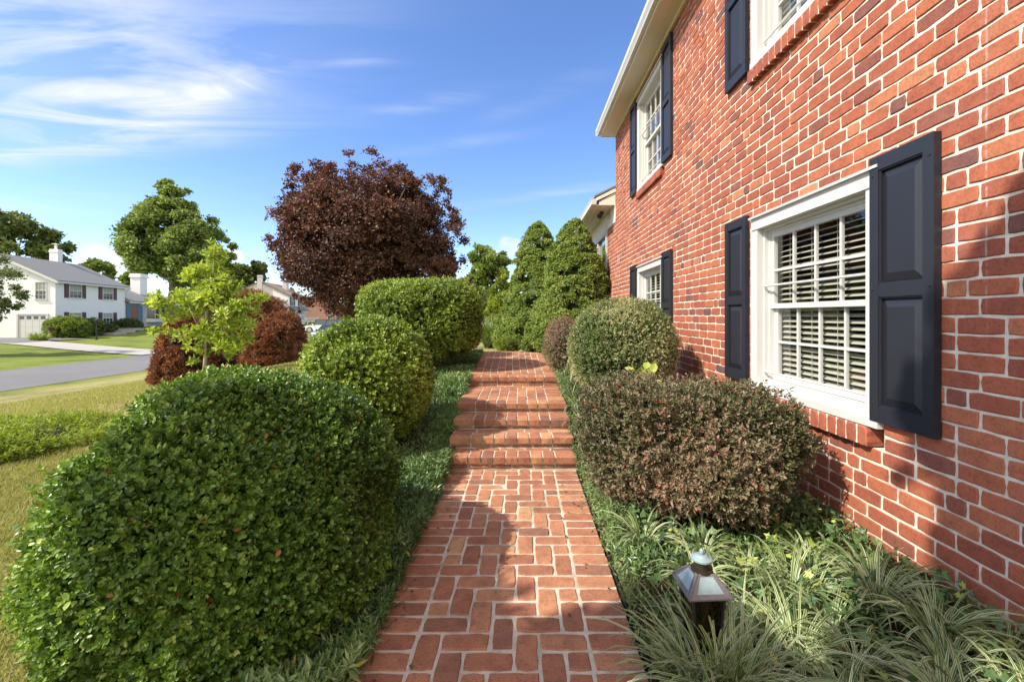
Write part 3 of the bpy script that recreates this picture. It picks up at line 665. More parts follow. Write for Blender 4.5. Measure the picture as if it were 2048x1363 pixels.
bush('clipped_holly_bush','clipped green bush behind the tall boxy bush at the end of the brick landing','bush',(-1.85,8.75),(.85,.75),.44,1.2,2.8,HOLLYB,9000,.024,.017,LAN,per=4,seed=23,amp=.03,layers=2,openb=.25)
# right of the path
bush('barberry_bush','wide maroon and green leaved barberry under the nearest ground floor window','bush',(1.13,2.98),(.63,.70),.07,.86,2.2,BARB,7600,.026,.0145,OV,per=7,seed=31,amp=.15,freq=4.6,layers=3,tip=.055,slen=.05,up=.5,corek=.74,toner=(.15,.8),openb=.02)
bush('boxwood_bush','rounded pale bleached boxwood bush against the brick wall below the far windows','bush',(1.12,4.92),(.56,.57),.36,1.17,2.4,BOXW,12500,.018,.011,OV,per=6,seed=37,amp=.04,freq=4.,layers=3,tip=.03,toner=(.0,.82),openb=.08)
bush('barberry_bush','small reddish barberry bush between the pale boxwood and the conifers','bush',(.62,6.3),(.3,.34),.5,.82,2.2,BARB,2600,.022,.012,LAN,per=6,seed=41,amp=.1,freq=6,layers=2,tip=.05,toner=(.5,1.),up=.5,openb=.05)
# ------------------------------------------------------------------ lobed crowns
def lobes_on(ells,n,seed,fill=.25,rs=(.16,.3)):
    r=np.random.default_rng(seed); C=[];Rr=[];vol=np.array([e[3]*e[5] for e in ells]); vol=vol/vol.sum()
    for k in range(n):
        e=ells[r.choice(len(ells),p=vol)]; d=nz(r.normal(size=3)); s=1-r.uniform(0,1)**2*fill*2
        rad=min(e[3],e[5])*r.uniform(*rs)
        C.append(np.array(e[:3])+d*(np.array(e[3:])-rad*.8)*max(s,.1)); Rr.append(rad)
    return np.array(C),np.array(Rr)
def lobe_leaves(g,C,Rr,n,ln,wd,tpl,per=3,flatz=.8,tone0=.5,slen=.3,zlo=-.45,outc=None,spread=.95,up=.2,tn=.2,fuzz=.16):
    w=Rr**2; i=np.random.default_rng(1).choice(len(C),n,p=w/w.sum()) if n else []
    d=rdir(n); d[:,2]=np.where(d[:,2]<zlo,-d[:,2],d[:,2])
    if outc is not None:   # favour the side away from the crown's middle
        o=nz(C[i]-outc); fl=(d*o).sum(1)<-.3; d[fl]=d[fl]-2*(d[fl]*o[fl]).sum(1,keepdims=True)*o[fl]
    rad=Rr[i]*(R.uniform(.6,1.0,n)+np.abs(R.normal(0,fuzz,n)))
    P=C[i]+d*rad[:,None]*np.array([1,1,flatz]); lt=R.normal(0,.14,len(C))
    sprigs(g,P,d+R.normal(0,.45,(n,3))+np.array([0,0,up]),per,slen,ln,wd,tpl,np.clip(tone0+lt[i]+R.normal(0,tn,n),0,1),spread=spread)
    return P
def limbs(g,base,top,C,rad,n,seed,mat=0):
    r=np.random.default_rng(seed); base=np.array(base,float); top=np.array(top,float)
    t=np.linspace(0,1,7); pts=base+(top-base)*t[:,None]; pts[1:-1,:2]+=r.normal(0,rad*.5,(5,2))
    g.tube(pts,rad*(1.05-.8*t)*np.where(t==0,1.35,1),8)
    for k in r.choice(len(C),min(n,len(C)),replace=False):
        tt=r.uniform(.3,.85); b0=base+(top-base)*tt; c=C[k]; mid=(b0+c)/2+np.array([0,0,-.06*np.linalg.norm(c-b0)])+r.normal(0,.05,3)*np.linalg.norm(c-b0)
        rr=rad*(1.05-.8*tt)*.5; g.tube([b0,mid,c],[rr,rr*.6,rr*.2],5)
def tree(name,label,ells,base,m,nl,n,ln,wd,tpl=DIA,per=3,seed=1,trunk=.2,fill=.25,rs=(.16,.3),slen=.3,tone0=.5,group=None,zlo=-.45,bark=None,nlimb=16,cat='tree',flatz=.8,up=.2,fuzz=.28):
    root=thing(name,label,cat,base,group); C,Rr=lobes_on(ells,nl,seed,fill,rs)
    e0=ells[0]; g=Geo(); limbs(g,base,(e0[0],e0[1],e0[2]+e0[5]*.5),C,trunk,nlimb,seed); child(g,'trunk',bark or BARK,root,True)
    g=Geo(); lobe_leaves(g,C,Rr,n,ln,wd,tpl,per,slen=slen,tone0=tone0,zlo=zlo,flatz=flatz,up=up,outc=np.array(e0[:3]),fuzz=fuzz); child(g,'crown',[m],root)
    return root
def E(px,py,Y,rx,rz,ry=None):
    x,y,z=at(px,py,Y); k=Y/F; return (x,y,z,rx*k,(ry if ry else rx)*k,rz*k)
def gb(px,Y): x=(px-CX)*Y/F; return (x,Y,float(zt(x,Y)))
Yp=22.
tree('purple_maple_tree','big round crowned tree with dark purple red leaves beyond the hedges','' or [E(738,495,Yp,160,152,150),E(640,470,Yp,95,130),E(850,500,Yp,85,150),E(745,385,Yp,120,80),E(628,378,Yp,62,58),E(855,388,Yp,56,60),E(655,572,Yp,70,62),E(590,480,Yp,62,60),E(885,540,Yp,58,75),E(632,612,Yp,40,28),E(775,572,Yp,95,55)],gb(752,Yp),PURP,560,64000,.12,.10,seed=5,trunk=.28,fill=.35,rs=(.13,.27),tone0=.5,slen=.25,nlimb=40)
tree('tall_green_tree','tall spreading green tree rising behind the white split level house',[E(350,490,66,85,95),E(345,410,66,42,50),E(300,480,66,50,60),E(400,500,66,62,60),E(265,510,66,30,35),E(290,440,66,25,25),E(385,560,66,70,40)],gb(350,66),TREE,230,36000,.5,.34,seed=8,trunk=.5,fill=.45,rs=(.1,.3),slen=.9,tone0=.55,nlimb=30)
tree('oak_tree','dark green oak tree behind the left end of the white house roof',[E(20,470,70,70,48),E(80,500,70,50,30),E(110,515,70,25,12),E(-40,480,70,60,60),E(10,440,70,30,18)],gb(0,70),DARKT,90,7000,.7,.5,seed=9,trunk=.5,fill=.4,rs=(.16,.36),slen=1.,tone0=.75)
tree('dogwood_tree','dark leaved small tree overhanging the driveway at the left edge',[E(-50,585,24,75,90),E(-5,600,24,34,60),E(15,640,24,18,22),E(10,548,24,26,20)],gb(-75,24),DARKT,70,6500,.14,.09,seed=10,trunk=.16,fill=.5,rs=(.14,.28),slen=.3,tone0=.6)
tree('small_green_tree','little round green tree showing over the white house roof by the thin chimney',[E(195,548,80,26,30),E(185,530,80,14,12)],gb(195,80),TREE,30,1500,.8,.6,seed=12,trunk=.3,slen=.8,tone0=.6)
tree('cedar_tree','olive green cedar beside the wide white chimney',[E(262,575,72,20,32),E(263,548,72,12,16)],gb(262,72),GOLD,60,4000,.5,.28,seed=13,trunk=.3,slen=.7,tone0=.12)
tree('dark_green_tree','dark green tree between the tall green tree and the brown roofed house',[E(485,555,85,42,42),E(515,530,85,14,18),E(455,560,85,30,35),E(420,575,85,30,40)],gb(480,85),DARKT,60,4000,.9,.7,seed=14,trunk=.5,slen=1.,fill=.4)
tree('street_tree','soft green round tree beyond the parked cars by the brick pier',[E(712,622,62,34,36),E(735,610,62,24,28),E(690,640,62,18,20)],gb(715,62),TREE,40,3200,.42,.3,seed=15,trunk=.22,slen=.5)
tree('bright_green_tree','bright green tree seen right of the purple maple above the clipped bush',[E(980,560,36,36,58),E(970,520,36,32,34),E(1000,525,36,22,26),E(945,575,36,26,30)],gb(985,36),TREE,70,6500,.36,.24,seed=16,trunk=.25,slen=.5,tone0=.6)
tree('yellow_green_shrub','bright yellow green shrub tree left of the two conifers',[E(1000,600,17,26,45),E(985,625,17,22,24),E(1010,565,17,18,26)],gb(1000,17),GOLD,60,6000,.09,.05,seed=17,trunk=.07,slen=.2,tone0=.6,cat='shrub')
tree('grey_green_shrub','loose grey green shrub standing behind the clipped bush and the yellow green shrub',[E(950,610,25,28,40),E(955,640,25,22,22)],gb(950,25),TREE,40,4000,.14,.07,seed=18,trunk=.08,slen=.3,tone0=.7,cat='shrub')
tree('shade_tree','broad leafy garden tree standing beside the lawn left of the camera',[(-3.95,-.15,4.3,.62,.75,.6),(-2.9,-.75,4.4,.6,.5,.45),(-2.05,-.4,5.15,.8,.5,.9),(-2.0,-.42,5.7,.6,.42,.5)],(-3.7,-1.6,float(zt(-3.7,-1.6))),TREE,64,6200,.16,.12,seed=20,trunk=.16,slen=.3,fill=.5)
# two dwarf conifers
def spruce(label,c,z0,h,r,seed,n):
    root=thing('dwarf_spruce',label,'conifer',(c[0],c[1],z0),'dwarf conifers')
    r_=np.random.default_rng(seed); C=[];Rr=[]
    for k in range(760):
        t=1-r_.uniform(0,1)**.6 if r_.random()<.8 else r_.uniform(.5,.99); a=r_.uniform(0,6.283)
        rr=r*(1-t)**.52*(1.02+.12*math.sin(a*3+t*9+seed)+.06*r_.normal()); s=r*(.10+.10*(1-t)*r_.uniform(.5,1.4))
        C.append((c[0]+math.cos(a)*(rr-s*.5),c[1]+math.sin(a)*(rr-s*.5),z0+.1+h*t*.985)); Rr.append(s)
    C=np.array(C);Rr=np.array(Rr); g=Geo()
    v=np.linspace(0,1,9); u=np.arange(14)/14*6.283
    P=np.stack([c[0]+(r*.68*(1-v)**.75)[:,None]*np.cos(u),c[1]+(r*.68*(1-v)**.75)[:,None]*np.sin(u),(z0+.05+h*.88*v)[:,None]+0*u],-1).reshape(-1,3)
    i=np.arange(8)[:,None]*14; j=np.arange(14)[None]; g.add(P,[np.stack([i+j,i+(j+1)%14,i+14+(j+1)%14,i+14+j],-1).reshape(-1,4)],0,rnd=.03,var=.2)
    lobe_leaves(g,C,Rr,n,.042,.022,DIA,per=5,slen=.025,tone0=.7,zlo=-.35,outc=np.array([c[0],c[1],z0+h*.3]),spread=.85,up=.15,tn=.14,flatz=.9,fuzz=.04)
    child(g,'crown',[SPRU,INNER],root)
    g=Geo(); g.tube([(c[0],c[1],z0-.05),(c[0],c[1],z0+h*.5),(c[0],c[1],z0+h*.8)],[.07,.04,.01],8); child(g,'trunk',BARK,root,True)
spruce('dense conical dwarf conifer standing farther back, its tip left of the other',(.42,11.6),.42,3.33,1.0,3,66000)
spruce('dense conical dwarf conifer in front, touching the house wall',(1.2,10.0),.47,3.0,.95,4,60000)
# laceleaf maples
def lace(label,c,r,h,seed,n,z0=None):
    z0=float(zt(*c)) if z0 is None else z0
    root=thing('laceleaf_maple',label,'shrub',(c[0],c[1],z0),'laceleaf maples'); r_=np.random.default_rng(seed); C=[];Rr=[]
    for k in range(170):
        d=nz(r_.normal(size=3)); d[2]=abs(d[2])*1.25-.25; s=r*.2*r_.uniform(.6,1.3)
        C.append((c[0]+d[0]*(r-s*.6),c[1]+d[1]*(r-s*.6),z0+.1+max(0,d[2])*(h-.1-s*.5))); Rr.append(s)
    C=np.array(C);Rr=np.array(Rr); g=Geo(); core(g,(c[0],c[1],z0+h*.22),(r,r,h*.6),2.,.72,1,seed,.03,2,z0)
    lobe_leaves(g,C,Rr,n*2,.10,.03,DIA,per=5,slen=.08,tone0=.5,zlo=-.6,outc=np.array([c[0],c[1],z0]),spread=.9,up=-.25,flatz=.7,fuzz=.22)
    child(g,'foliage',[LACE,INNER],root); stems(root,c,z0,h,(r*.5,r*.5),5,.04,'trunk')
lace('tall mounded red laceleaf maple, the biggest, behind the young lime green tree',(-8.3,13.2),1.55,2.3,1,8000)
lace('low mounded red laceleaf maple at the left, its edge over the road',(-8.45,10.9),.66,1.65,2,4500)
lace('small rounded reddish laceleaf maple in front of the right side of the big mound',(-6.6,11.4),.62,1.2,3,3500)
lace('dark red laceleaf maple mound at the right end of the group',(-7.0,12.8),.66,1.5,4,4500)
# young lime tree
root=thing('young_lime_tree','thin young tree with large lime green leaves in front of the red maple mounds','tree',gb(408,8.5))
C,Rr=lobes_on([E(415,590,8.5,65,70),E(425,520,8.5,30,45),E(350,600,8.5,45,45),E(475,620,8.5,50,50),E(400,665,8.5,60,45),E(510,600,8.5,35,30),E(350,660,8.5,42,36),E(470,680,8.5,50,34),E(420,490,8.5,18,22),E(405,700,8.5,75,30)],110,44,.5,(.18,.4))
g=Geo(); bx=gb(408,8.5); limbs(g,bx,at(420,500,8.5),C,.032,45,3); child(g,'trunk',plain('pale_bark',(.33,.27,.2),.9,var=.2),root,True)
g=Geo(); lobe_leaves(g,C,Rr,1800,.12,.068,LAN,per=5,slen=.1,tone0=.5,up=.4,zlo=-.6); child(g,'crown',[LIME],root)
# young hosta-like plant behind the barberry
def rosette(name,label,c,n,ln,wd,m,cat='plant'):
    root=thing(name,label,cat,c); g=Geo(); P=np.array(c)+R.normal(0,.05,(n,3))*[1,1,.3]; A=nz(R.normal(0,.7,(n,3))+[0,0,.8])
    P=P+A*R.uniform(.05,.22,n)[:,None]; D=nz(A+R.normal(0,.3,(n,3))-[0,0,.3]); leaves(g,P,D,nz(R.normal(0,.4,(n,3))+[0,-.3,1]),ln*R.uniform(.7,1.2,n),wd,OV,R.uniform(.3,1,n),R.random(n))
    child(g,'leaves',[m],root)
    g=Geo()
    for p in P[::2]: g.tube([np.array(c)-[0,0,.1],p],.004,4)
    child(g,'stalks',TWIG,root)
rosette('hydrangea_sprout','clump of large bright lime leaves between the barberry and the pale boxwood',at(1292,775,4.1),22,.11,.085,LIME)
# low spreading shrub at far left
bush('spreading_shrub','low spreading light green shrub on the lawn behind the big clipped bush at left','shrub',(-5.25,4.35),(.85,.9),-.1,.36,2.2,GOLD,4200,.045,.022,LAN,per=6,seed=51,amp=.15,freq=4,layers=2,tip=.05,toner=(.4,1.),openb=.0,corek=.6)
# ------------------------------------------------------------------ ground cover, grass-like tufts
def cover(g,n,fx,ln,wd,tpl,hmax,tone,per=4):
    x,y=fx(n); z=zt(x,y)
    z=np.where((x>-.62)&(x<.46)&(y<9.7),z+.16,z); hb=hmax*(.5+.5*np.clip(.5+.5*noise3(np.stack([x,y,0*x],1),7,3,2),0,1))
    P=np.stack([x,y,z+hb*R.uniform(.25,1,n)**.6],1); A=nz(R.normal(0,.5,(n,3))+[0,0,1]); sprigs(g,P,A,per,.05,ln,wd,tpl,np.clip(tone+.2*noise3(P,5,9,2)+R.normal(0,.15,n),0,1),spread=1.)
def lf(n):
    y=np.where(R.random(n)<.4,R.uniform(.9,3.9,n),R.uniform(3.5,9.8,n)); e=np.interp(y,[0,3.8,5.8,9.9],[-.64,-.69,-.76,-.95])
    return e+.06-np.abs(R.normal(0,.27,n)),y
g=Geo(); cover(g,10500,lf,.05,.021,LAN,.18,.55,5); o=g.build('vinca_ground_cover',[VINCA],kind='stuff'); o['label']='low glossy vinca between the left hedges and the path'; o['category']='ground cover'
def iv(n): y=R.uniform(.7,2.3,n); return -.66-np.abs(R.normal(0,.16,n)),y
g=Geo(); cover(g,900,iv,.042,.038,IVY,.17,.35,3); o=g.build('ivy_ground_cover',[IVYM],kind='stuff'); o['label']='dark ivy at the foot of the big clipped bush'; o['category']='ground cover'
def rf(n):
    y=np.where(R.random(n)<.75,R.uniform(.8,3.2,n),R.uniform(3.2,6.6,n)); return np.where(y<4,R.uniform(.52,1.92,n),R.uniform(.5,1.9,n)),y
g=Geo(); cover(g,4000,rf,.042,.019,LAN,.11,.48,5)
def rn(n): y=R.uniform(1.0,9.8,n); return .45+np.abs(R.normal(0,.08,n))-.05*np.clip((y-6)/4,0,1),y
cover(g,2600,rn,.03,.013,LAN,.10,.8,4); o=g.build('vinca_ground_cover',[VINCA],kind='stuff'); o['label']='vinca filling the bed between the path and the brick wall'; o['category']='ground cover'
def ri(n): return R.uniform(.6,1.93,n),R.uniform(.9,3.0,n)
g=Geo(); cover(g,420,ri,.045,.04,IVY,.2,.7,2); o=g.build('ivy_ground_cover',[IVYM],kind='stuff'); o['label']='scattered light green ivy in the lantern bed'; o['category']='ground cover'
m,nt,b=mat('liriope_blade'); a=N(nt,'ShaderNodeAttribute',attribute_name='edge').outputs['Fac']; rr=N(nt,'ShaderNodeAttribute',attribute_name='rnd').outputs['Fac']
grn=ramp(nt,[(0,(.05,.10,.02)),(.6,(.11,.19,.04)),(1,(.2,.27,.07))],rr).outputs[0]; whi=ramp(nt,[(0,(.24,.3,.1)),(.5,(.52,.57,.30)),(1,(.74,.73,.52))],rr).outputs[0]
c=mixc(nt,ramp(nt,[(.40,(0,0,0)),(.68,(1,1,1))],a).outputs[0],grn,whi); L(nt,c,b.inputs['Base Color']); b.inputs['Roughness'].default_value=.45
t=N(nt,'ShaderNodeBsdfTranslucent'); L(nt,c,t.inputs[0]); mx=N(nt,'ShaderNodeMixShader'); mx.inputs[0].default_value=.25; L(nt,b.outputs[0],mx.inputs[1]); L(nt,t.outputs[0],mx.inputs[2]); L(nt,mx.outputs[0],nt.nodes['Material Output'].inputs[0]); LIRI=m
GRASSY=leafmat('grass_blade',[(0,(.06,.11,.02)),(.5,(.14,.2,.04)),(1,(.3,.33,.1))],.3,.5,None,.3)
def tuft(g,c,n,ln,wd,lean=1.,edge=True,stiff=.5,lo=.15):
    k=7; t=np.linspace(0,1,k)
    a=R.uniform(0,6.283,n); l=ln*R.uniform(.6,1.15,n); el=R.uniform(lo,1.,n)*lean; out=np.stack([np.cos(a),np.sin(a),0*a],1)
    b0=np.array(c)+out*R.uniform(0,.03,n)[:,None]; th=(.15+.45*el)[:,None]+(1.75*el[:,None]+.6*R.random((n,1)))*t[None]**(1+stiff)*1.35
    dl=l[:,None]/(k-1); hx=np.concatenate([np.zeros((n,1)),np.cumsum(np.sin(th[:,:-1])*dl,1)],1); hz=np.concatenate([np.zeros((n,1)),np.cumsum(np.cos(th[:,:-1])*dl,1)],1)
    c0=b0[:,None]+out[:,None]*hx[...,None]+np.array([0,0,1])*hz[...,None]
    side=np.stack([-out[:,1],out[:,0],0*a],1)+R.normal(0,.25,(n,3)); side=nz(side)
    wv=wd*R.uniform(.7,1.2,n)[:,None]*np.clip(1.05-t**3,.05,1)[None]*.5
    V=np.stack([c0-side[:,None]*wv[...,None],c0-np.array([0,0,.15])*wv[...,None],c0+side[:,None]*wv[...,None]],2)  # n,k,3,3
    o=(np.arange(n)*k*3)[:,None]; i=(np.arange(k-1)*3)[None]; q=np.concatenate([np.stack([o+i+s,o+i+s+1,o+i+s+4,o+i+s+3],-1).reshape(-1,4) for s in (0,1)])
    g.add(V.reshape(-1,3),[q],0,edge=np.tile([1,0,1],n*k)*(1 if edge else 0),rnd=np.repeat(R.random(n),k*3),var=np.repeat(R.random(n),k*3))
LSP=[(.86,1.18),(1.05,1.42),(1.3,1.25),(1.52,1.55),(1.25,1.75),(.98,1.72),(1.55,1.9),(.72,1.6),(.7,1.05),(1.72,1.35),(1.1,1.0),(1.42,1.02),(.82,2.05),(1.1,2.12),(1.45,2.2),(.66,1.3),(.66,2.4),(.78,1.42),(1.2,1.55),(1.65,1.12),(.95,.92),(1.35,1.4),(.74,1.36),(.6,1.16),(1.15,1.2),(1.62,1.7),(1.0,1.58),(1.3,1.95),(1.78,1.6),(1.55,1.3),(.58,1.42),(.68,1.4),(.62,1.36),(.9,1.3),(1.2,1.95),(1.65,2.05),(.95,2.3),(1.3,1.08),(1.5,1.12)]
for x,y in LSP+[(.585,1.4),(.66,1.4),(.62,1.37),(.72,1.45),(.55,1.45)]:
    g=Geo(); z=float(zt(x,y)); tuft(g,(x,y,z),34,.40,.010,lo=.1) if abs(x-.63)<.1 and 1.34<y<1.5 else tuft(g,(x,y,z),int(R.integers(48,74)),R.uniform(.22,.36),.0115,lo=.5)
    o=g.build('liriope_tuft',[LIRI],None,True,(x,y,z)); o['label']='arching cream striped liriope tuft growing in the bed around the copper path lantern'; o['category']='ornamental grass'; o['group']='striped liriope tufts in the lantern bed'
for x,y in [(.58,3.6),(.56,4.1),(.58,4.45),(.6,4.8),(.58,5.15),(.6,5.5),(.6,5.85),(.62,6.1),(.55,7.0),(.52,7.7),(.5,8.4),(.58,2.9),(.6,3.2)]:
    g=Geo(); z=float(zt(x,y)); tuft(g,(x,y,z),30,.30,.008)
    o=g.build('liriope_tuft',[LIRI],None,True,(x,y,z)); o['label']='small grassy liriope tuft edging the right side of the brick steps'; o['category']='ornamental grass'; o['group']='liriope tufts along the brick steps'
for lab,x,y,n,l in [('fine bluish ornamental grass mound at the end of the brick landing',-.95,12.4,420,1.1),('upright light green ornamental grass left of the conifers',-.25,12.2,320,1.15)]:
    g=Geo(); z=float(zt(x,y)); tuft(g,(x,y,z),n,l,.014,edge=False,lean=.9)
    for k in range(6): tuft(g,(x+R.normal(0,.25),y+R.normal(0,.2),z),90,l*.8,.014,edge=False)
    o=g.build('ornamental_grass',[GRASSY],None,True,(x,y,z)); o['label']=lab; o['category']='ornamental grass'
for lab,x,y,r,m_ in [('low light green leafy clump at the end of the brick landing',-.35,10.7,.3,GOLD),('low tangled green clump under the front conifer',.25,10.2,.28,VINCA)]:
    bush('perennial_clump',lab,'plant',(x,y),(r,r*.8),.48,.3,2.,m_,700,.06,.02,LAN,per=5,seed=int(x*10)+60,amp=.15,layers=2,tip=.08,openb=0.)
# lawn blades near the camera
def lawn(n,x0,x1,y0,y1,h,w):
    x=R.uniform(x0,x1,n); y=R.uniform(y0,y1,n); k=x<np.where(y<3.3,-1.68,-2.35)+.2*np.sin(y*2); x,y=x[k],y[k]; n=len(x); z=zt(x,y)
    a=R.uniform(0,6.283,n); d=np.stack([np.cos(a),np.sin(a),0*a],1); s=np.stack([-d[:,1],d[:,0],0*a],1); hh=h*R.uniform(.5,1.2,n)
    B=np.stack([x,y,z-.004],1); T=B+d*(hh*R.uniform(.2,1.1,n))[:,None]+np.array([0,0,1])*hh[:,None]; Mm=B+d*(hh*.25)[:,None]+np.array([0,0,.6])*hh[:,None]
    V=np.stack([B-s*w,B+s*w,Mm+s*w*.7,Mm-s*w*.7,T],1); o=(np.arange(n)*5)[:,None]
    return V.reshape(-1,3),[o+np.array([[0,1,2,3]]),o+np.array([[3,2,4]])],np.repeat(np.clip(R.normal(.55,.25,n),0,1),5)
g=Geo()
for args in ((90000,-4.6,-1.45,1.0,4.2,.05,.0022),(70000,-9.5,-2.7,4,9,.045,.003),(45000,-13,-3,8,15,.05,.0045)):
    V,f,r_=lawn(*args); g.add(V,f,0,rnd=r_,var=.1)
DRYG=leafmat('lawn_blade',[(0,(.12,.14,.035)),(.4,(.24,.25,.07)),(.75,(.36,.33,.12)),(1,(.48,.42,.2))],.3,.7,None,.2)
o=g.build('lawn_grass',[DRYG],kind='stuff'); o['label']='short dry yellow green lawn left of the hedges'; o['category']='grass'
# ------------------------------------------------------------------ neighbouring houses
class Fr:
    def __init__(s,O,u): s.O=np.array(O,float); u=np.array(u,float); s.u=u/np.linalg.norm(u); s.v=np.array([-s.u[1],s.u[0]])
    def p(s,a,b,z): q=s.O+s.u*a+s.v*b; return (q[0],q[1],z)
    def box(s,g,a,b,m=0):
        u0,v0,z0=np.minimum(a,b); u1,v1,z1=np.maximum(a,b)
        g.hexa([s.p(u0,v0,z0),s.p(u1,v0,z0),s.p(u1,v1,z0),s.p(u0,v1,z0),s.p(u0,v0,z1),s.p(u1,v0,z1),s.p(u1,v1,z1),s.p(u0,v1,z1)],m)
    def gable(s,g,u0,u1,v0,v1,ze,zr,base,m=0):
        vm=(v0+v1)/2; P=[s.p(u,v,z) for u in (u0,u1) for v,z in ((v0,base),(v1,base),(v1,ze),(vm,zr),(v0,ze))]
        g.add(P,[np.array([(0,1,2,3,4),(9,8,7,6,5)]),np.array([(0,5,6,1),(1,6,7,2),(4,9,5,0)])],m)
    def roof(s,g,u0,u1,v0,v1,ze,zr,o=.3,t=.14,m=0):
        vm=(v0+v1)/2; k=(zr-ze)/(vm-v0)
        for a,b in ((v0-o,vm),(v1+o,vm)):
            za=ze-o*k+.02; zb=zr+.02
            g.hexa([s.p(u0-o,a,za),s.p(u1+o,a,za),s.p(u1+o,b,zb),s.p(u0-o,b,zb),s.p(u0-o,a,za+t),s.p(u1+o,a,za+t),s.p(u1+o,b,zb+t),s.p(u0-o,b,zb+t)],m)
PAINTB=plain('white_painted_brick',(.74,.74,.72),.7,var=.05,nscale=3,bumpk=.25,bscale=9)
MAROON=plain('maroon_paint',(.075,.018,.022),.5); BLUE=plain('blue_paint',(.06,.13,.2),.5); DOORR=plain('red_wood_door',(.22,.06,.03),.45)
CURT=plain('pale_curtain',(.32,.34,.27),.8,var=.15,nscale=2)
def fwin(root,fr,u0,u1,z0,z1,face='front',v=0.,rows=2,cols=3,shut=None,sm=None,sw=.5):
    """window on the front (v = const) or on the gable (u = const) of a far house; depth outward"""
    def bx(g,a0,a1,d0,d1,c,d,m=0):
        if face=='front': fr.box(g,(a0,v+d0,c),(a1,v+d1,d),m)
        else: fr.box(g,(v+d0,a0,c),(v+d1,a1,d),m)
    g=Geo(); t=.07
    bx(g,u0,u0+t,-.06,.02,z0,z1); bx(g,u1-t,u1,-.06,.02,z0,z1); bx(g,u0+t,u1-t,-.06,.02,z1-t,z1); bx(g,u0-.06,u1+.06,-.1,.02,z0-.08,z0); bx(g,u0+t,u1-t,-.05,.02,(z0+z1)/2-.03,(z0+z1)/2+.03)
    for i in range(1,cols): a=u0+(u1-u0)*i/cols; bx(g,a-.013,a+.013,-.035,-.012,z0,z1-t)
    for zz in (z0+(z1-z0)*.25,z0+(z1-z0)*.75): bx(g,u0+t,u1-t,-.034,-.013,zz-.012,zz+.012)
    w_=child(g,'window',WHITE,root)
    g=Geo(); bx(g,u0+t,u1-t,-.012,.0,z0,z1-t); child(g,'pane',GLASSD,w_)
    g=Geo(); bx(g,u0+t,u1-t,-.0135,-.0125,(z0+z1)/2,z1-t); child(g,'blind',CURT,w_)
    if sm:
        for a,b in shut:
            g=Geo(); bx(g,a,b,-.05,-.005,z0-.05,z1+.03); zm=(z0+z1)/2
            for c,d in ((z0+.02,zm-.05),(zm+.02,z1-.05)): bx(g,a+.08,b-.08,-.062,-.05,c,d)
            child(g,'shutter',sm,root)
f=Fr((-40.8,38.),(-.219,.976))
h=thing('split_level_house','white painted brick split level house with grey roof and maroon shutters across the road','house',(-40.8,38,-.6))
g=Geo(); f.gable(g,0,9.0,0,8.2,4.4,6.5,-1.3); f.box(g,(9.0,.05,-1),(17.,8.1,2.95)); f.gable(g,9.0,17.,.05,8.2,2.9,4.85,-1.); child(g,'wall',PAINTB,h)
g=Geo(); f.roof(g,0,9.,0,8.2,4.4,6.5); child(g,'roof',SHING,h)
g=Geo(); f.roof(g,9.3,17.,.05,8.2,2.9,4.85); child(g,'roof',SHING,h)
g=Geo()
for a,b in ((-.34,4.08),(8.56,4.08)):
    za=4.4-.34*2.1/4.1
    f_=[f.p(-.33,a,za-.1),f.p(-.29,a,za-.1),f.p(-.29,b,6.48-.1),f.p(-.33,b,6.48-.1),f.p(-.33,a,za+.1),f.p(-.29,a,za+.1),f.p(-.29,b,6.5+.1),f.p(-.33,b,6.5+.1)]; g.hexa(f_)
f.box(g,(-.3,-.42,4.16),(9.3,-.31,4.3)); f.box(g,(9.3,-.36,2.66),(17.3,-.26,2.8))
g.tube([f.p(9.25,-.35,4.2),f.p(9.1,-.08,4.0),f.p(9.1,-.08,3.2),f.p(9.6,-.3,2.85)],.05,6); child(g,'fascia',WHITE,h)
fwin(h,f,1.44,2.95,2.97,4.2,shut=((.94,1.40),(3.0,3.46)),sm=MAROON); fwin(h,f,5.65,7.15,2.97,4.2,shut=((5.12,5.6),(7.2,7.7)),sm=MAROON)
fwin(h,f,1.44,2.95,.4,1.6,shut=((.94,1.40),(3.0,3.46)),sm=MAROON); fwin(h,f,5.65,7.15,.5,1.6,shut=((5.12,5.6),(7.2,7.7)),sm=MAROON)
fwin(h,f,.6,1.45,2.75,4.25,'gable',rows=2,cols=3)
g=Geo()
for a,b,c,d in ((.5,.6,-.7,1.5),(2.62,2.75,-.7,1.5),(.6,2.62,1.4,1.5)): f.box(g,(-.08,a,c),(.05,b,d))
gd=child(g,'garage_door_frame',WHITE,h); g=Geo()
for k in range(4):
    z0=-.65+k*.51
    for j in range(4): f.box(g,(-.03,.62+j*.5,z0+.015),(-.01,.62+j*.5+.48,z0+.495),1 if k==3 and False else 0)
f.box(g,(-.012,.6,-.7),(.02,2.62,1.4)); gp=child(g,'garage_door',WHITE,h)
g=Geo()
for j in range(4): f.box(g,(-.036,.7+j*.5,1.0),(-.031,.7+j*.5+.34,1.28))
child(g,'pane',GLASSD,gp)
g=Geo()
f.box(g,(9.3,-.04,0),(9.97,.06,2.55)); f.box(g,(11.1,-.04,0),(11.97,.06,2.55)); f.box(g,(9.97,-.04,2.35),(11.1,.06,2.55)); child(g,'door_surround',BLUE,h)
g=Geo(); f.box(g,(9.97,-.02,.2),(11.1,.04,2.35)); f.box(g,(10.12,-.035,.35),(10.95,-.02,1.1)); f.box(g,(10.12,-.035,1.25),(10.95,-.02,2.2)); child(g,'door',DOORR,h)
g=Geo(); pts=[(12.7,.04),(13.3,-.55),(15.4,-.55),(16.0,.04)]
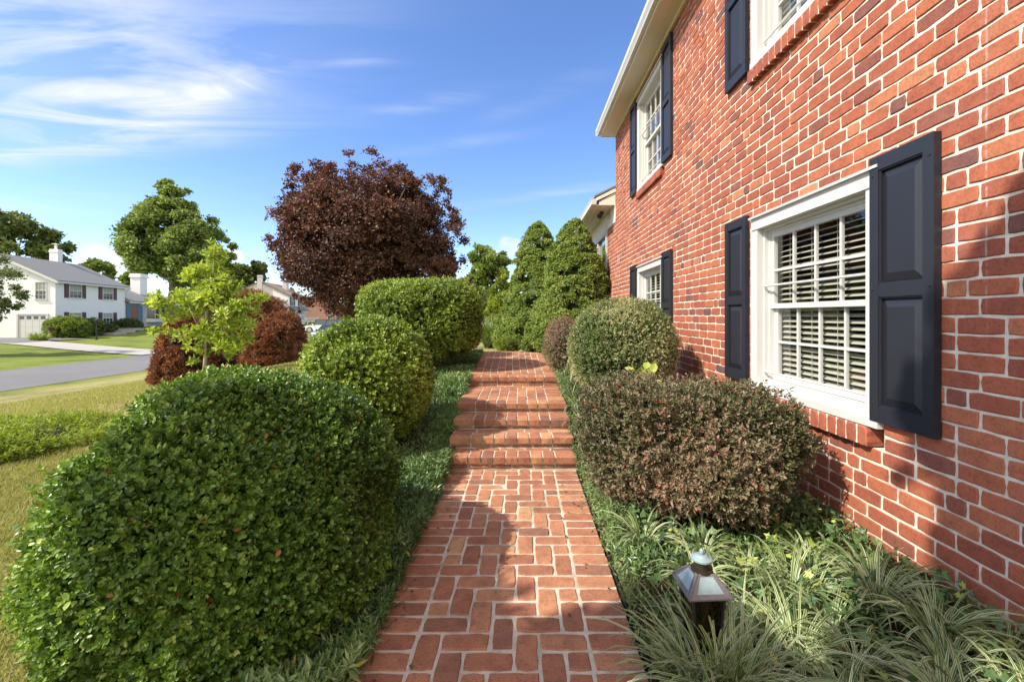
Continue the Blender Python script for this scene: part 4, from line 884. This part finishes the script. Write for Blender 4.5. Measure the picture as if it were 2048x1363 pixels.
for (a,c),(b,d) in zip(pts[:-1],pts[1:]):
    n_=2 if b-a>1 else 1
    for z0,z1 in ((.55,.95),(2.45,2.62)): g.hexa([f.p(a,c,z0),f.p(b,d,z0),f.p(b,.05,z0),f.p(a,.05,z0),f.p(a,c,z1),f.p(b,d,z1),f.p(b,.05,z1),f.p(a,.05,z1)])
    for k in range(n_+1):
        x=a+(b-a)*k/n_; y=c+(d-c)*k/n_; f.box(g,(x-.09,y-.04,.95),(x+.09,y+.06,2.45))
bw=child(g,'bay_window',WHITE,h); g=Geo()
for (a,c),(b,d) in zip(pts[:-1],pts[1:]): g.add([f.p(a,c+.03,.95),f.p(b,d+.03,.95),f.p(b,d+.03,2.45),f.p(a,c+.03,2.45)],[np.array([[0,1,2,3]])])
child(g,'pane',GLASSD,bw)
g=Geo(); f.box(g,(7.0,4.6,5.6),(7.6,5.3,8.0)); f.box(g,(6.95,4.55,7.7),(7.65,5.35,7.82)); g.tube([f.p(7.3,4.95,8.),f.p(7.3,4.95,8.5)],.1,8); f.box(g,(7.1,4.75,8.5),(7.5,5.15,8.56)); child(g,'chimney',PAINTB,h)
g=Geo(); f.box(g,(14.5,1.6,2.9),(15.9,2.6,6.15)); f.box(g,(14.4,1.5,5.85),(16.0,2.7,6.05)); f.box(g,(14.45,1.55,6.05),(15.95,2.65,6.3)); child(g,'chimney',PAINTB,h)
f=Fr((-43.,80.),(-.2,.98))
h=thing('colonial_house','white two storey house with brown roof, dark shutters and a small entry hood','house',(-43,80,-.3))
g=Geo(); f.gable(g,0,10.5,0,9.4,5.05,7.4,-1); f.gable(g,-9.,0,.6,8.6,3.8,5.7,-1); child(g,'wall',plain('white_siding',(.78,.78,.77),.6,var=.03),h)
g=Geo(); f.roof(g,0,10.5,0,9.4,5.05,7.4); child(g,'roof',SHINGB,h)
g=Geo(); f.roof(g,-9.,-.35,.6,8.6,3.8,5.7); child(g,'roof',SHINGB,h)
for u0,u1,z0,z1 in ((1.5,2.9,3.2,4.75),(6.3,7.7,3.2,4.75),(1.4,3.,.3,1.9)): fwin(h,f,u0,u1,z0,z1,shut=((u0-.75,u0-.05),(u1+.05,u1+.75)),sm=BLACK)
fwin(h,f,-5.,-3.6,1.3,3.0,v=.6,shut=((-5.8,-5.05),(-3.55,-2.8)),sm=BLACK)
g=Geo(); f.box(g,(4.,-.06,-.3),(5.2,.02,1.9)); f.box(g,(4.2,-.08,0),(5.0,-.06,.8)); f.box(g,(4.2,-.08,1.),(5.,-.06,1.75)); child(g,'door',BLACK,h)
g=Geo(); g.hexa([f.p(.1,-1.2,2.15),f.p(9.8,-1.2,2.15),f.p(9.8,0,2.95),f.p(.1,0,2.95),f.p(.1,-1.2,2.27),f.p(9.8,-1.2,2.27),f.p(9.8,0,3.07),f.p(.1,0,3.07)])
g.add([f.p(3.6,-1.25,2.2),f.p(5.8,-1.25,2.2),f.p(4.7,-1.25,2.95),f.p(4.7,0,2.95)],[np.array([(0,1,2),(0,2,3),(1,3,2)])]); hd=child(g,'entry_hood',SHING,h)
g=Geo(); f.box(g,(.1,-1.24,2.02),(9.8,-1.18,2.15)); 
for u in (.3,9.5): f.box(g,(u-.08,-1.2,-.5),(u+.08,-1.04,2.02))
child(g,'post',WHITE,hd)
g=Geo(); f.box(g,(-.45,4.3,1),(0,5.1,8.6)); f.box(g,(-.5,4.25,8.3),(.05,5.15,8.4)); child(g,'chimney',WHITE,h)
g=Geo(); f.box(g,(6.2,2.2,5),(7.5,3.0,8.3)); f.box(g,(6.1,2.1,8.),(7.6,3.1,8.15)); child(g,'chimney',WHITE,h)
f=Fr((-42.,98.),(-.2,.98)); PINK=plain('far_brick',(.36,.19,.14),.9,var=.15,nscale=2)
h=thing('far_brick_house','reddish brick house partly hidden behind the drooping purple maple branches','house',(-42,98,-.3))
g=Geo(); f.gable(g,0,9,0,8,3.6,6.2,-1); child(g,'wall',PINK,h); g=Geo(); f.roof(g,0,9,0,8,3.6,6.2); child(g,'roof',SHING,h); fwin(h,f,.8,1.8,.6,2.0,'gable')
x,y,z=at(688,651,70); o=thing('brick_pier','square red brick pier with a pale cap beyond the parked cars','pier',(x,y,z-.2))
g=Geo(); g.box((x-.38,y-.38,z-.5),(x+.38,y+.38,z+1.55)); g.box((x-.44,y-.44,z+1.4),(x+.44,y+.44,z+1.5)); child(g,'shaft',PINK,o); g=Geo(); g.box((x-.46,y-.46,z+1.55),(x+.46,y+.46,z+1.66)); g.hexa([(x-.4,y-.4,z+1.66),(x+.4,y-.4,z+1.66),(x+.4,y+.4,z+1.66),(x-.4,y+.4,z+1.66),(x-.15,y-.15,z+1.8),(x+.15,y-.15,z+1.8),(x+.15,y+.15,z+1.8),(x-.15,y+.15,z+1.8)]); child(g,'cap',CONC,o)
def picket(name,label,x0,x1,Y,h,sp=.16,wd=.09):
    o=thing(name,label,'fence',((x0+x1)/2,Y,float(zt((x0+x1)/2,Y)))); g=Geo(); z=float(zt((x0+x1)/2,Y))
    for x in np.arange(x0,x1,sp): g.box((x,Y-.02,z+.05),(x+wd,Y,z+h)); g.add([(x,Y-.02,z+h),(x+wd,Y-.02,z+h),(x+wd,Y,z+h),(x,Y,z+h),(x+wd/2,Y-.02,z+h+.06),(x+wd/2,Y,z+h+.06)],[np.array([(0,1,4),(2,3,5)]),np.array([(1,2,5,4),(3,0,4,5)])])
    child(g,'pickets',WHITE,o,kind='stuff'); g=Geo()
    for zz in (.25,h-.25): g.box((x0-.05,Y,z+zz),(x1+.1,Y+.045,z+zz+.09))
    for x in np.arange(x0,x1+.1,2.2): g.box((x,Y+.045,z-.2),(x+.1,Y+.145,z+h))
    child(g,'rails',WHITE,o)
picket('picket_fence','white picket fence glimpsed between the clipped bush and the conifers',-3.2,.4,24,.95)
picket('picket_fence','white picket fence in front of the far white house, above the parked white car',-38.2,-35.6,76,.9)
# woods far off
C=[];Rr=[]
for k in range(260):
    a=R.uniform(-1.0,.55); d=R.uniform(125,190); C.append((d*math.sin(a)*1.0,d*math.cos(a),R.uniform(.5,4.5))); Rr.append(R.uniform(2.5,4.5))
g=Geo(); lobe_leaves(g,np.array(C),np.array(Rr),9000,1.3,.9,DIA,3,slen=1.2,tone0=.5); o=g.build('distant_woods',[TREE],kind='stuff'); o['label']='low line of trees far off along the horizon'; o['category']='woods'
# shrubs by the white house
def fbush(name,label,px,Y,r,h,m,n,seed,tone=(.3,.8)):
    x=(px-CX)*Y/F; bush(name,label,'shrub',(x,Y),(r,r*.85),float(zt(x,Y))-.05,h,2.2,m,n,.16,.075,DIA,per=4,seed=seed,amp=.12,freq=2.,layers=2,tip=.1,slen=.1,toner=tone,openb=0.,corek=.8)
fbush('rhododendron_bush','big yellow green bush at the garage corner of the white house',132,37.0,1.42,1.9,GOLD,1700,71,(.0,.6))
fbush('dark_shrub','dark green bush right of the yellow green bush at the white house',182,40.,.95,1.6,TREE,900,72,(.1,.5))
fbush('low_dark_shrub','low dark shrub under the lower right window of the white house',212,42.2,.75,1.0,DARKT,600,73,(.3,.7))
fbush('round_dark_shrub','round dark bush beside the door of the white house',256,45.5,1.25,1.15,DARKT,1100,74,(.3,.7))
x=(73-CX)*33.5/F; g=Geo(); z=float(zt(x,33.5))
for k in range(7): tuft(g,(x+R.normal(0,.4),33.5+R.normal(0,.3),z),60,.75,.05,edge=False)
o=g.build('daylily_clump',[GOLD],None,True,(x,33.5,z)); o['label']='yellow green daylily clump in front of the white garage door'; o['category']='plant'
x=(193-CX)*36./F; z=float(zt(x,36)); o=thing('lamp_post','thin black lamp post on the lawn before the white house','lamp post',(x,36,z)); g=Geo(); g.tube([(x,36,z-.1),(x,36,z+.1),(x,36,z+.12),(x,36,z+1.35)],[.09,.09,.045,.04],8); child(g,'post',BLACK,o)
g=Geo(); g.tube([(x,36,z+1.35),(x,36,z+1.4),(x,36,z+1.62),(x,36,z+1.72)],[.05,.09,.12,.02],6); child(g,'lantern',BLACK,o)
x=(99-CX)*35.5/F; z=float(zt(x,35.5)); o=thing('mailbox','small brown mailbox on a post at the corner of the white garage','mailbox',(x,35.5,z)); g=Geo(); g.box((x-.04,35.46,z-.1),(x+.04,35.54,z+.75)); child(g,'post',TWIG,o)
g=Geo(); a=np.linspace(0,np.pi,7); pr=[(-.12,0)]+[(-.12*math.cos(t),.12+.12*math.sin(t)) for t in a]+[(.12,0)]; k=len(pr); V=[(x+p,35.3,z+.76+q_) for p,q_ in pr]+[(x+p,35.75,z+.76+q_) for p,q_ in pr]; g.add(V,[np.array([(i,i+1,k+i+1,k+i) for i in range(k-1)]),np.arange(k)[::-1][None],(np.arange(k)+k)[None]]); child(g,'box',plain('brown_mailbox',(.08,.04,.03),.5),o)
g=Geo()
for i,(px,py,Y) in enumerate(((222,665,41.5),(240,660,43.),(258,656,44.5))):
    x,y,z=at(px,py,Y); g.box((x-.9,y-.7,z-.25),(x+.9,y+.7,z))
o=g.build('stone_walk',CONC,kind='structure')
# ------------------------------------------------------------------ cars
TYRE=plain('tyre_rubber',(.02,.02,.02),.8); RIM=plain('rim_metal',(.45,.45,.46),.35,.8); LAMP=plain('lamp_lens',(.7,.72,.75),.1,spec=.9); REDL=plain('tail_lamp',(.4,.02,.02),.2)
def carpaint(name,c):
    m,nt,b=mat(name); b.inputs['Base Color'].default_value=(*c,1); b.inputs['Roughness'].default_value=.28; b.inputs['Coat Weight'].default_value=.8; b.inputs['Coat Roughness'].default_value=.04; return m
def car(name,label,cat,loc,ang,prof,cab,W,H,wheels,wr,paint,top=None):
    """prof: lower body outline (x forward, z); cab: cabin outline of 4 points; x=0 middle"""
    o=thing(name,label,cat,loc); o.rotation_euler=(0,0,ang)
    def ch(g,n,m,par=o,sm=False):
        return g.build(n,m,par,sm)
    hw=W/2; k=len(prof); g=Geo(); V=[]
    for yy,ins,dz in ((-hw+.03,.06,0),(-hw,.0,0),(hw,.0,0),(hw-.03,.06,0)):
        cx=np.mean([p[0] for p in prof]); cz=np.mean([p[1] for p in prof])
        V+=[(x-(x-cx)*ins*.25,yy,z-(z-cz)*ins) for x,z in prof]
    g.add(V,[np.array([(r*k+i,r*k+(i+1)%k,(r+1)*k+(i+1)%k,(r+1)*k+i) for r in range(3) for i in range(k)]),np.arange(k)[None],(np.arange(k)+3*k)[None,::-1]])
    ch(g,'body',[paint])
    (xa,za),(xb,zb),(xc,zc),(xd,zd)=cab; t=hw-.06; u=hw-.22
    g=Geo(); g.hexa([(xd,-t,zd-.02),(xa,-t,za-.02),(xa,t,za-.02),(xd,t,zd-.02),(xc,-u,zc),(xb,-u,zb),(xb,u,zb),(xc,u,zc)]); ch(g,'cabin_glass',[GLASSD])
    g=Geo(); g.hexa([(xc-.06,-u-.03,zc),(xb+.06,-u-.03,zb),(xb+.06,u+.03,zb),(xc-.06,u+.03,zc),(xc+.05,-u+.08,zc+.05),(xb-.08,-u+.08,zb+.05),(xb-.08,u-.08,zb+.05),(xc+.05,u-.08,zc+.05)])
    for sgn in (-1,1):
        for (p,q_) in (((xa,za),(xb,zb)),((xd,zd),(xc,zc)),(((xa+xd)/2,za),((xb+xc)/2,zb))):
            g.tube([(p[0],sgn*(t+.005),p[1]-.02),(q_[0],sgn*(u+.01),q_[1])],.04,6)
    ch(g,'roof',[top or paint])
    for x in wheels:
        for sgn in (-1,1):
            g=Geo(); a=[(x,sgn*(hw-.2),wr),(x,sgn*(hw-.19),wr),(x,sgn*(hw-.0),wr),(x,sgn*(hw+.015),wr)]; g.tube(a,[wr*.9,wr,wr,wr*.9],18); wl=ch(g,'wheel',[TYRE])
            g=Geo(); g.tube([(x,sgn*(hw+.014),wr),(x,sgn*(hw+.024),wr)],[wr*.62,wr*.55],12); ch(g,'rim',[RIM],wl)
    xf=max(p[0] for p in prof); xr=min(p[0] for p in prof); zl=H*.5
    for sgn in (-1,1):
        g=Geo(); g.hexa([(xf-.28,sgn*(hw-.5),zl-.07),(xf-.0,sgn*(hw-.5),zl-.09),(xf-.12,sgn*(hw-.04),zl-.09),(xf-.4,sgn*(hw-.0),zl-.04),(xf-.3,sgn*(hw-.5),zl+.05),(xf-.03,sgn*(hw-.5),zl+.03),(xf-.15,sgn*(hw-.03),zl+.05),(xf-.42,sgn*(hw+.004),zl+.06)]); ch(g,'headlight',[LAMP])
        g=Geo(); g.box((xr-.012,sgn*(hw-.05),zl),(xr+.12,sgn*(hw-.28),zl+.2)); ch(g,'tail_light',[REDL])
    g=Geo(); g.box((xf-.03,-hw*.6,.22),(xf+.015,hw*.6,.34)); g.box((xf-.06,-hw*.45,.42),(xf+.01,hw*.45,.52)); ch(g,'grille',[BLACK])
    g=Geo(); g.box((xr-.02,-.26,.62),(xr+.01,.26,.76)); g.box((xf-.0,-.24,.36),(xf+.02,.24,.46)); ch(g,'number_plate',[LAMP])
    for sgn in (-1,1):
        g=Geo(); g.box((xa-.12,sgn*(hw-.02),za+.02),(xa+.02,sgn*(hw+.14),za+.15)); ch(g,'mirror',[paint])
    return o
sed=[(-2.25,.3),(2.2,.24),(2.28,.5),(2.1,.7),(1.0,.9),(-1.6,.98),(-2.2,.92),(-2.3,.6)]
car('parked_sedan','dark blue grey sedan facing the camera on the road beside the far lawn','car',(-18.65,42.3,-.985),math.radians(-90),sed,[(1.0,.88),(.25,1.38),(-.9,1.38),(-1.7,.95)],1.8,1.4,(1.4,-1.35),.32,carpaint('slate_car_paint',(.05,.065,.085)))
suv=[(-2.2,.35),(2.15,.35),(2.2,.7),(2.1,.98),(1.1,1.08),(-2.15,1.1),(-2.25,.7)]
x=(648-CX)*55/F; car('parked_off_roader','white off road car with dark soft top seen from the side behind the dark sedan','car',(x,55,float(zt(x,55))),math.radians(178),suv,[(1.0,1.06),(.6,1.72),(-2.0,1.72),(-2.1,1.08)],1.8,1.6,(1.4,-1.4),.42,carpaint('white_car_paint',(.75,.75,.74)),plain('soft_top',(.03,.03,.03),.8))
x=(593-CX)*63/F; car('parked_car','white sport utility car seen from behind at the edge of the red maple mound','car',(x,63,float(zt(x,63))),math.radians(100),suv,[(1.0,1.06),(.3,1.66),(-1.9,1.66),(-2.15,1.1)],1.85,1.6,(1.35,-1.35),.36,carpaint('pale_car_paint',(.66,.67,.68)))
# ------------------------------------------------------------------ copper path lantern
PATI=plain('copper_patina',(.27,.36,.38),.55,.3,var=.3,nscale=40); COPB=plain('aged_copper',(.17,.16,.162),.5,.4,var=.3,nscale=50); DKB=plain('dark_bronze',(.05,.038,.025),.5,.5,var=.3,nscale=60)
lx,ly=.628,1.525; o=thing('path_lantern','weathered copper path lantern with a pyramid roof standing among the striped liriope','lantern',(lx,ly,.05)); o.rotation_euler=(0,0,.05)
def lb(g,n,m,par=o): return g.build(n,m,par)
g=Geo(); z0,z1,b0,b1=.355,.412,.074,.03
def rp(t,s_,k,e=0): # point on roof side k
    hb=b0+(b1-b0)*t; z=z0+(z1-z0)*t+e; x,y=s_*hb,-hb; a=k*math.pi/2; return (x*math.cos(a)-y*math.sin(a),x*math.sin(a)+y*math.cos(a),z)
for k in range(4): g.add([rp(0,-1,k),rp(0,1,k),rp(1,1,k),rp(1,-1,k)],[np.array([[0,1,2,3]])])
for k in range(4):
    g.tube([rp(0,-1,k,.001),rp(1,-1,k,.001)],.0035,5); g.hexa([rp(-.06,-1,k,-.003),rp(-.06,1,k,-.003),rp(.07,.95,k,0.0),rp(.07,-.95,k,0.0),rp(-.06,-1,k,.002),rp(-.06,1,k,.002),rp(.07,.95,k,.003),rp(.07,-.95,k,.003)])
rf=lb(g,'roof',[COPB])
g=Geo()
for k in range(4): g.add([rp(.14,-.68,k,.0022),rp(.14,.68,k,.0022),rp(.84,.6,k,.0022),rp(.84,-.6,k,.0022)],[np.array([[0,1,2,3]])])
lb(g,'roof_panel',[PATI],rf)
g=Geo(); g.tube([(0,0,z1-.004),(0,0,z1+.004),(0,0,z1+.005),(0,0,z1+.036)],[.036,.036,.0265,.0265],20); lb(g,'neck',[DKB],rf)
g=Geo(); g.tube([(0,0,z1+.034),(0,0,z1+.04),(0,0,z1+.045),(0,0,z1+.046),(0,0,z1+.052),(0,0,z1+.053),(0,0,z1+.058),(0,0,z1+.066),(0,0,z1+.071)],[.036,.0365,.027,.025,.017,.0065,.0085,.0075,.002],20); lb(g,'cap',[PATI],rf)
g=Geo()
for a in (-1,1):
    for c in (-1,1): g.hexa([(a*.04-.004,c*.04-.004,.16),(a*.04+.004,c*.04-.004,.16),(a*.04+.004,c*.04+.004,.16),(a*.04-.004,c*.04+.004,.16),(a*.055-.004,c*.055-.004,z0),(a*.055+.004,c*.055-.004,z0),(a*.055+.004,c*.055+.004,z0),(a*.055-.004,c*.055+.004,z0)])
g.box((-.045,-.045,.15),(.045,.045,.162)); lb(g,'frame',[BLACK])
g=Geo()
for k in range(4):
    a=k*math.pi/2; R_=lambda x,y,z:(x*math.cos(a)-y*math.sin(a),x*math.sin(a)+y*math.cos(a),z)
    g.add([R_(-.036,-.039,.163),R_(.036,-.039,.163),R_(.05,-.053,z0-.004),R_(-.05,-.053,z0-.004)],[np.array([[0,1,2,3]])])
lb(g,'glass',[glassmat('amber_glass',(.25,.2,.13),1.2,.03)])
g=Geo(); g.tube([(0,0,-.12),(0,0,.14),(0,0,.151)],[.014,.014,.03],10); lb(g,'post',[DKB])

# a few dry leaves and clippings lying on the bricks
n=60; y=R.uniform(1.2,3.7,n); sd=R.random(n)<.6; x=np.where(sd,-.6+np.abs(R.normal(0,.09,n)),.45-np.abs(R.normal(0,.09,n))); x=np.where(R.random(n)<.12,R.uniform(-.5,.4,n),x)
g=Geo(); a=R.uniform(0,6.283,n); leaves(g,np.stack([x,y,np.full(n,.006)],1),np.stack([np.cos(a),np.sin(a),R.normal(0,.12,n)],1),np.tile([0,0,1.],(n,1))+R.normal(0,.15,(n,3)),R.uniform(.012,.032,n),R.uniform(.007,.016,n),OV,R.random(n),R.random(n))
o=g.build('fallen_leaves',[leafmat('dry_leaf',[(0,(.05,.03,.015)),(.5,(.16,.09,.035)),(.8,(.10,.13,.03)),(1,(.3,.2,.07))],.15,.6)],kind='stuff'); o['label']='few dry leaves scattered along the edges of the lower brick path'; o['category']='leaf litter'
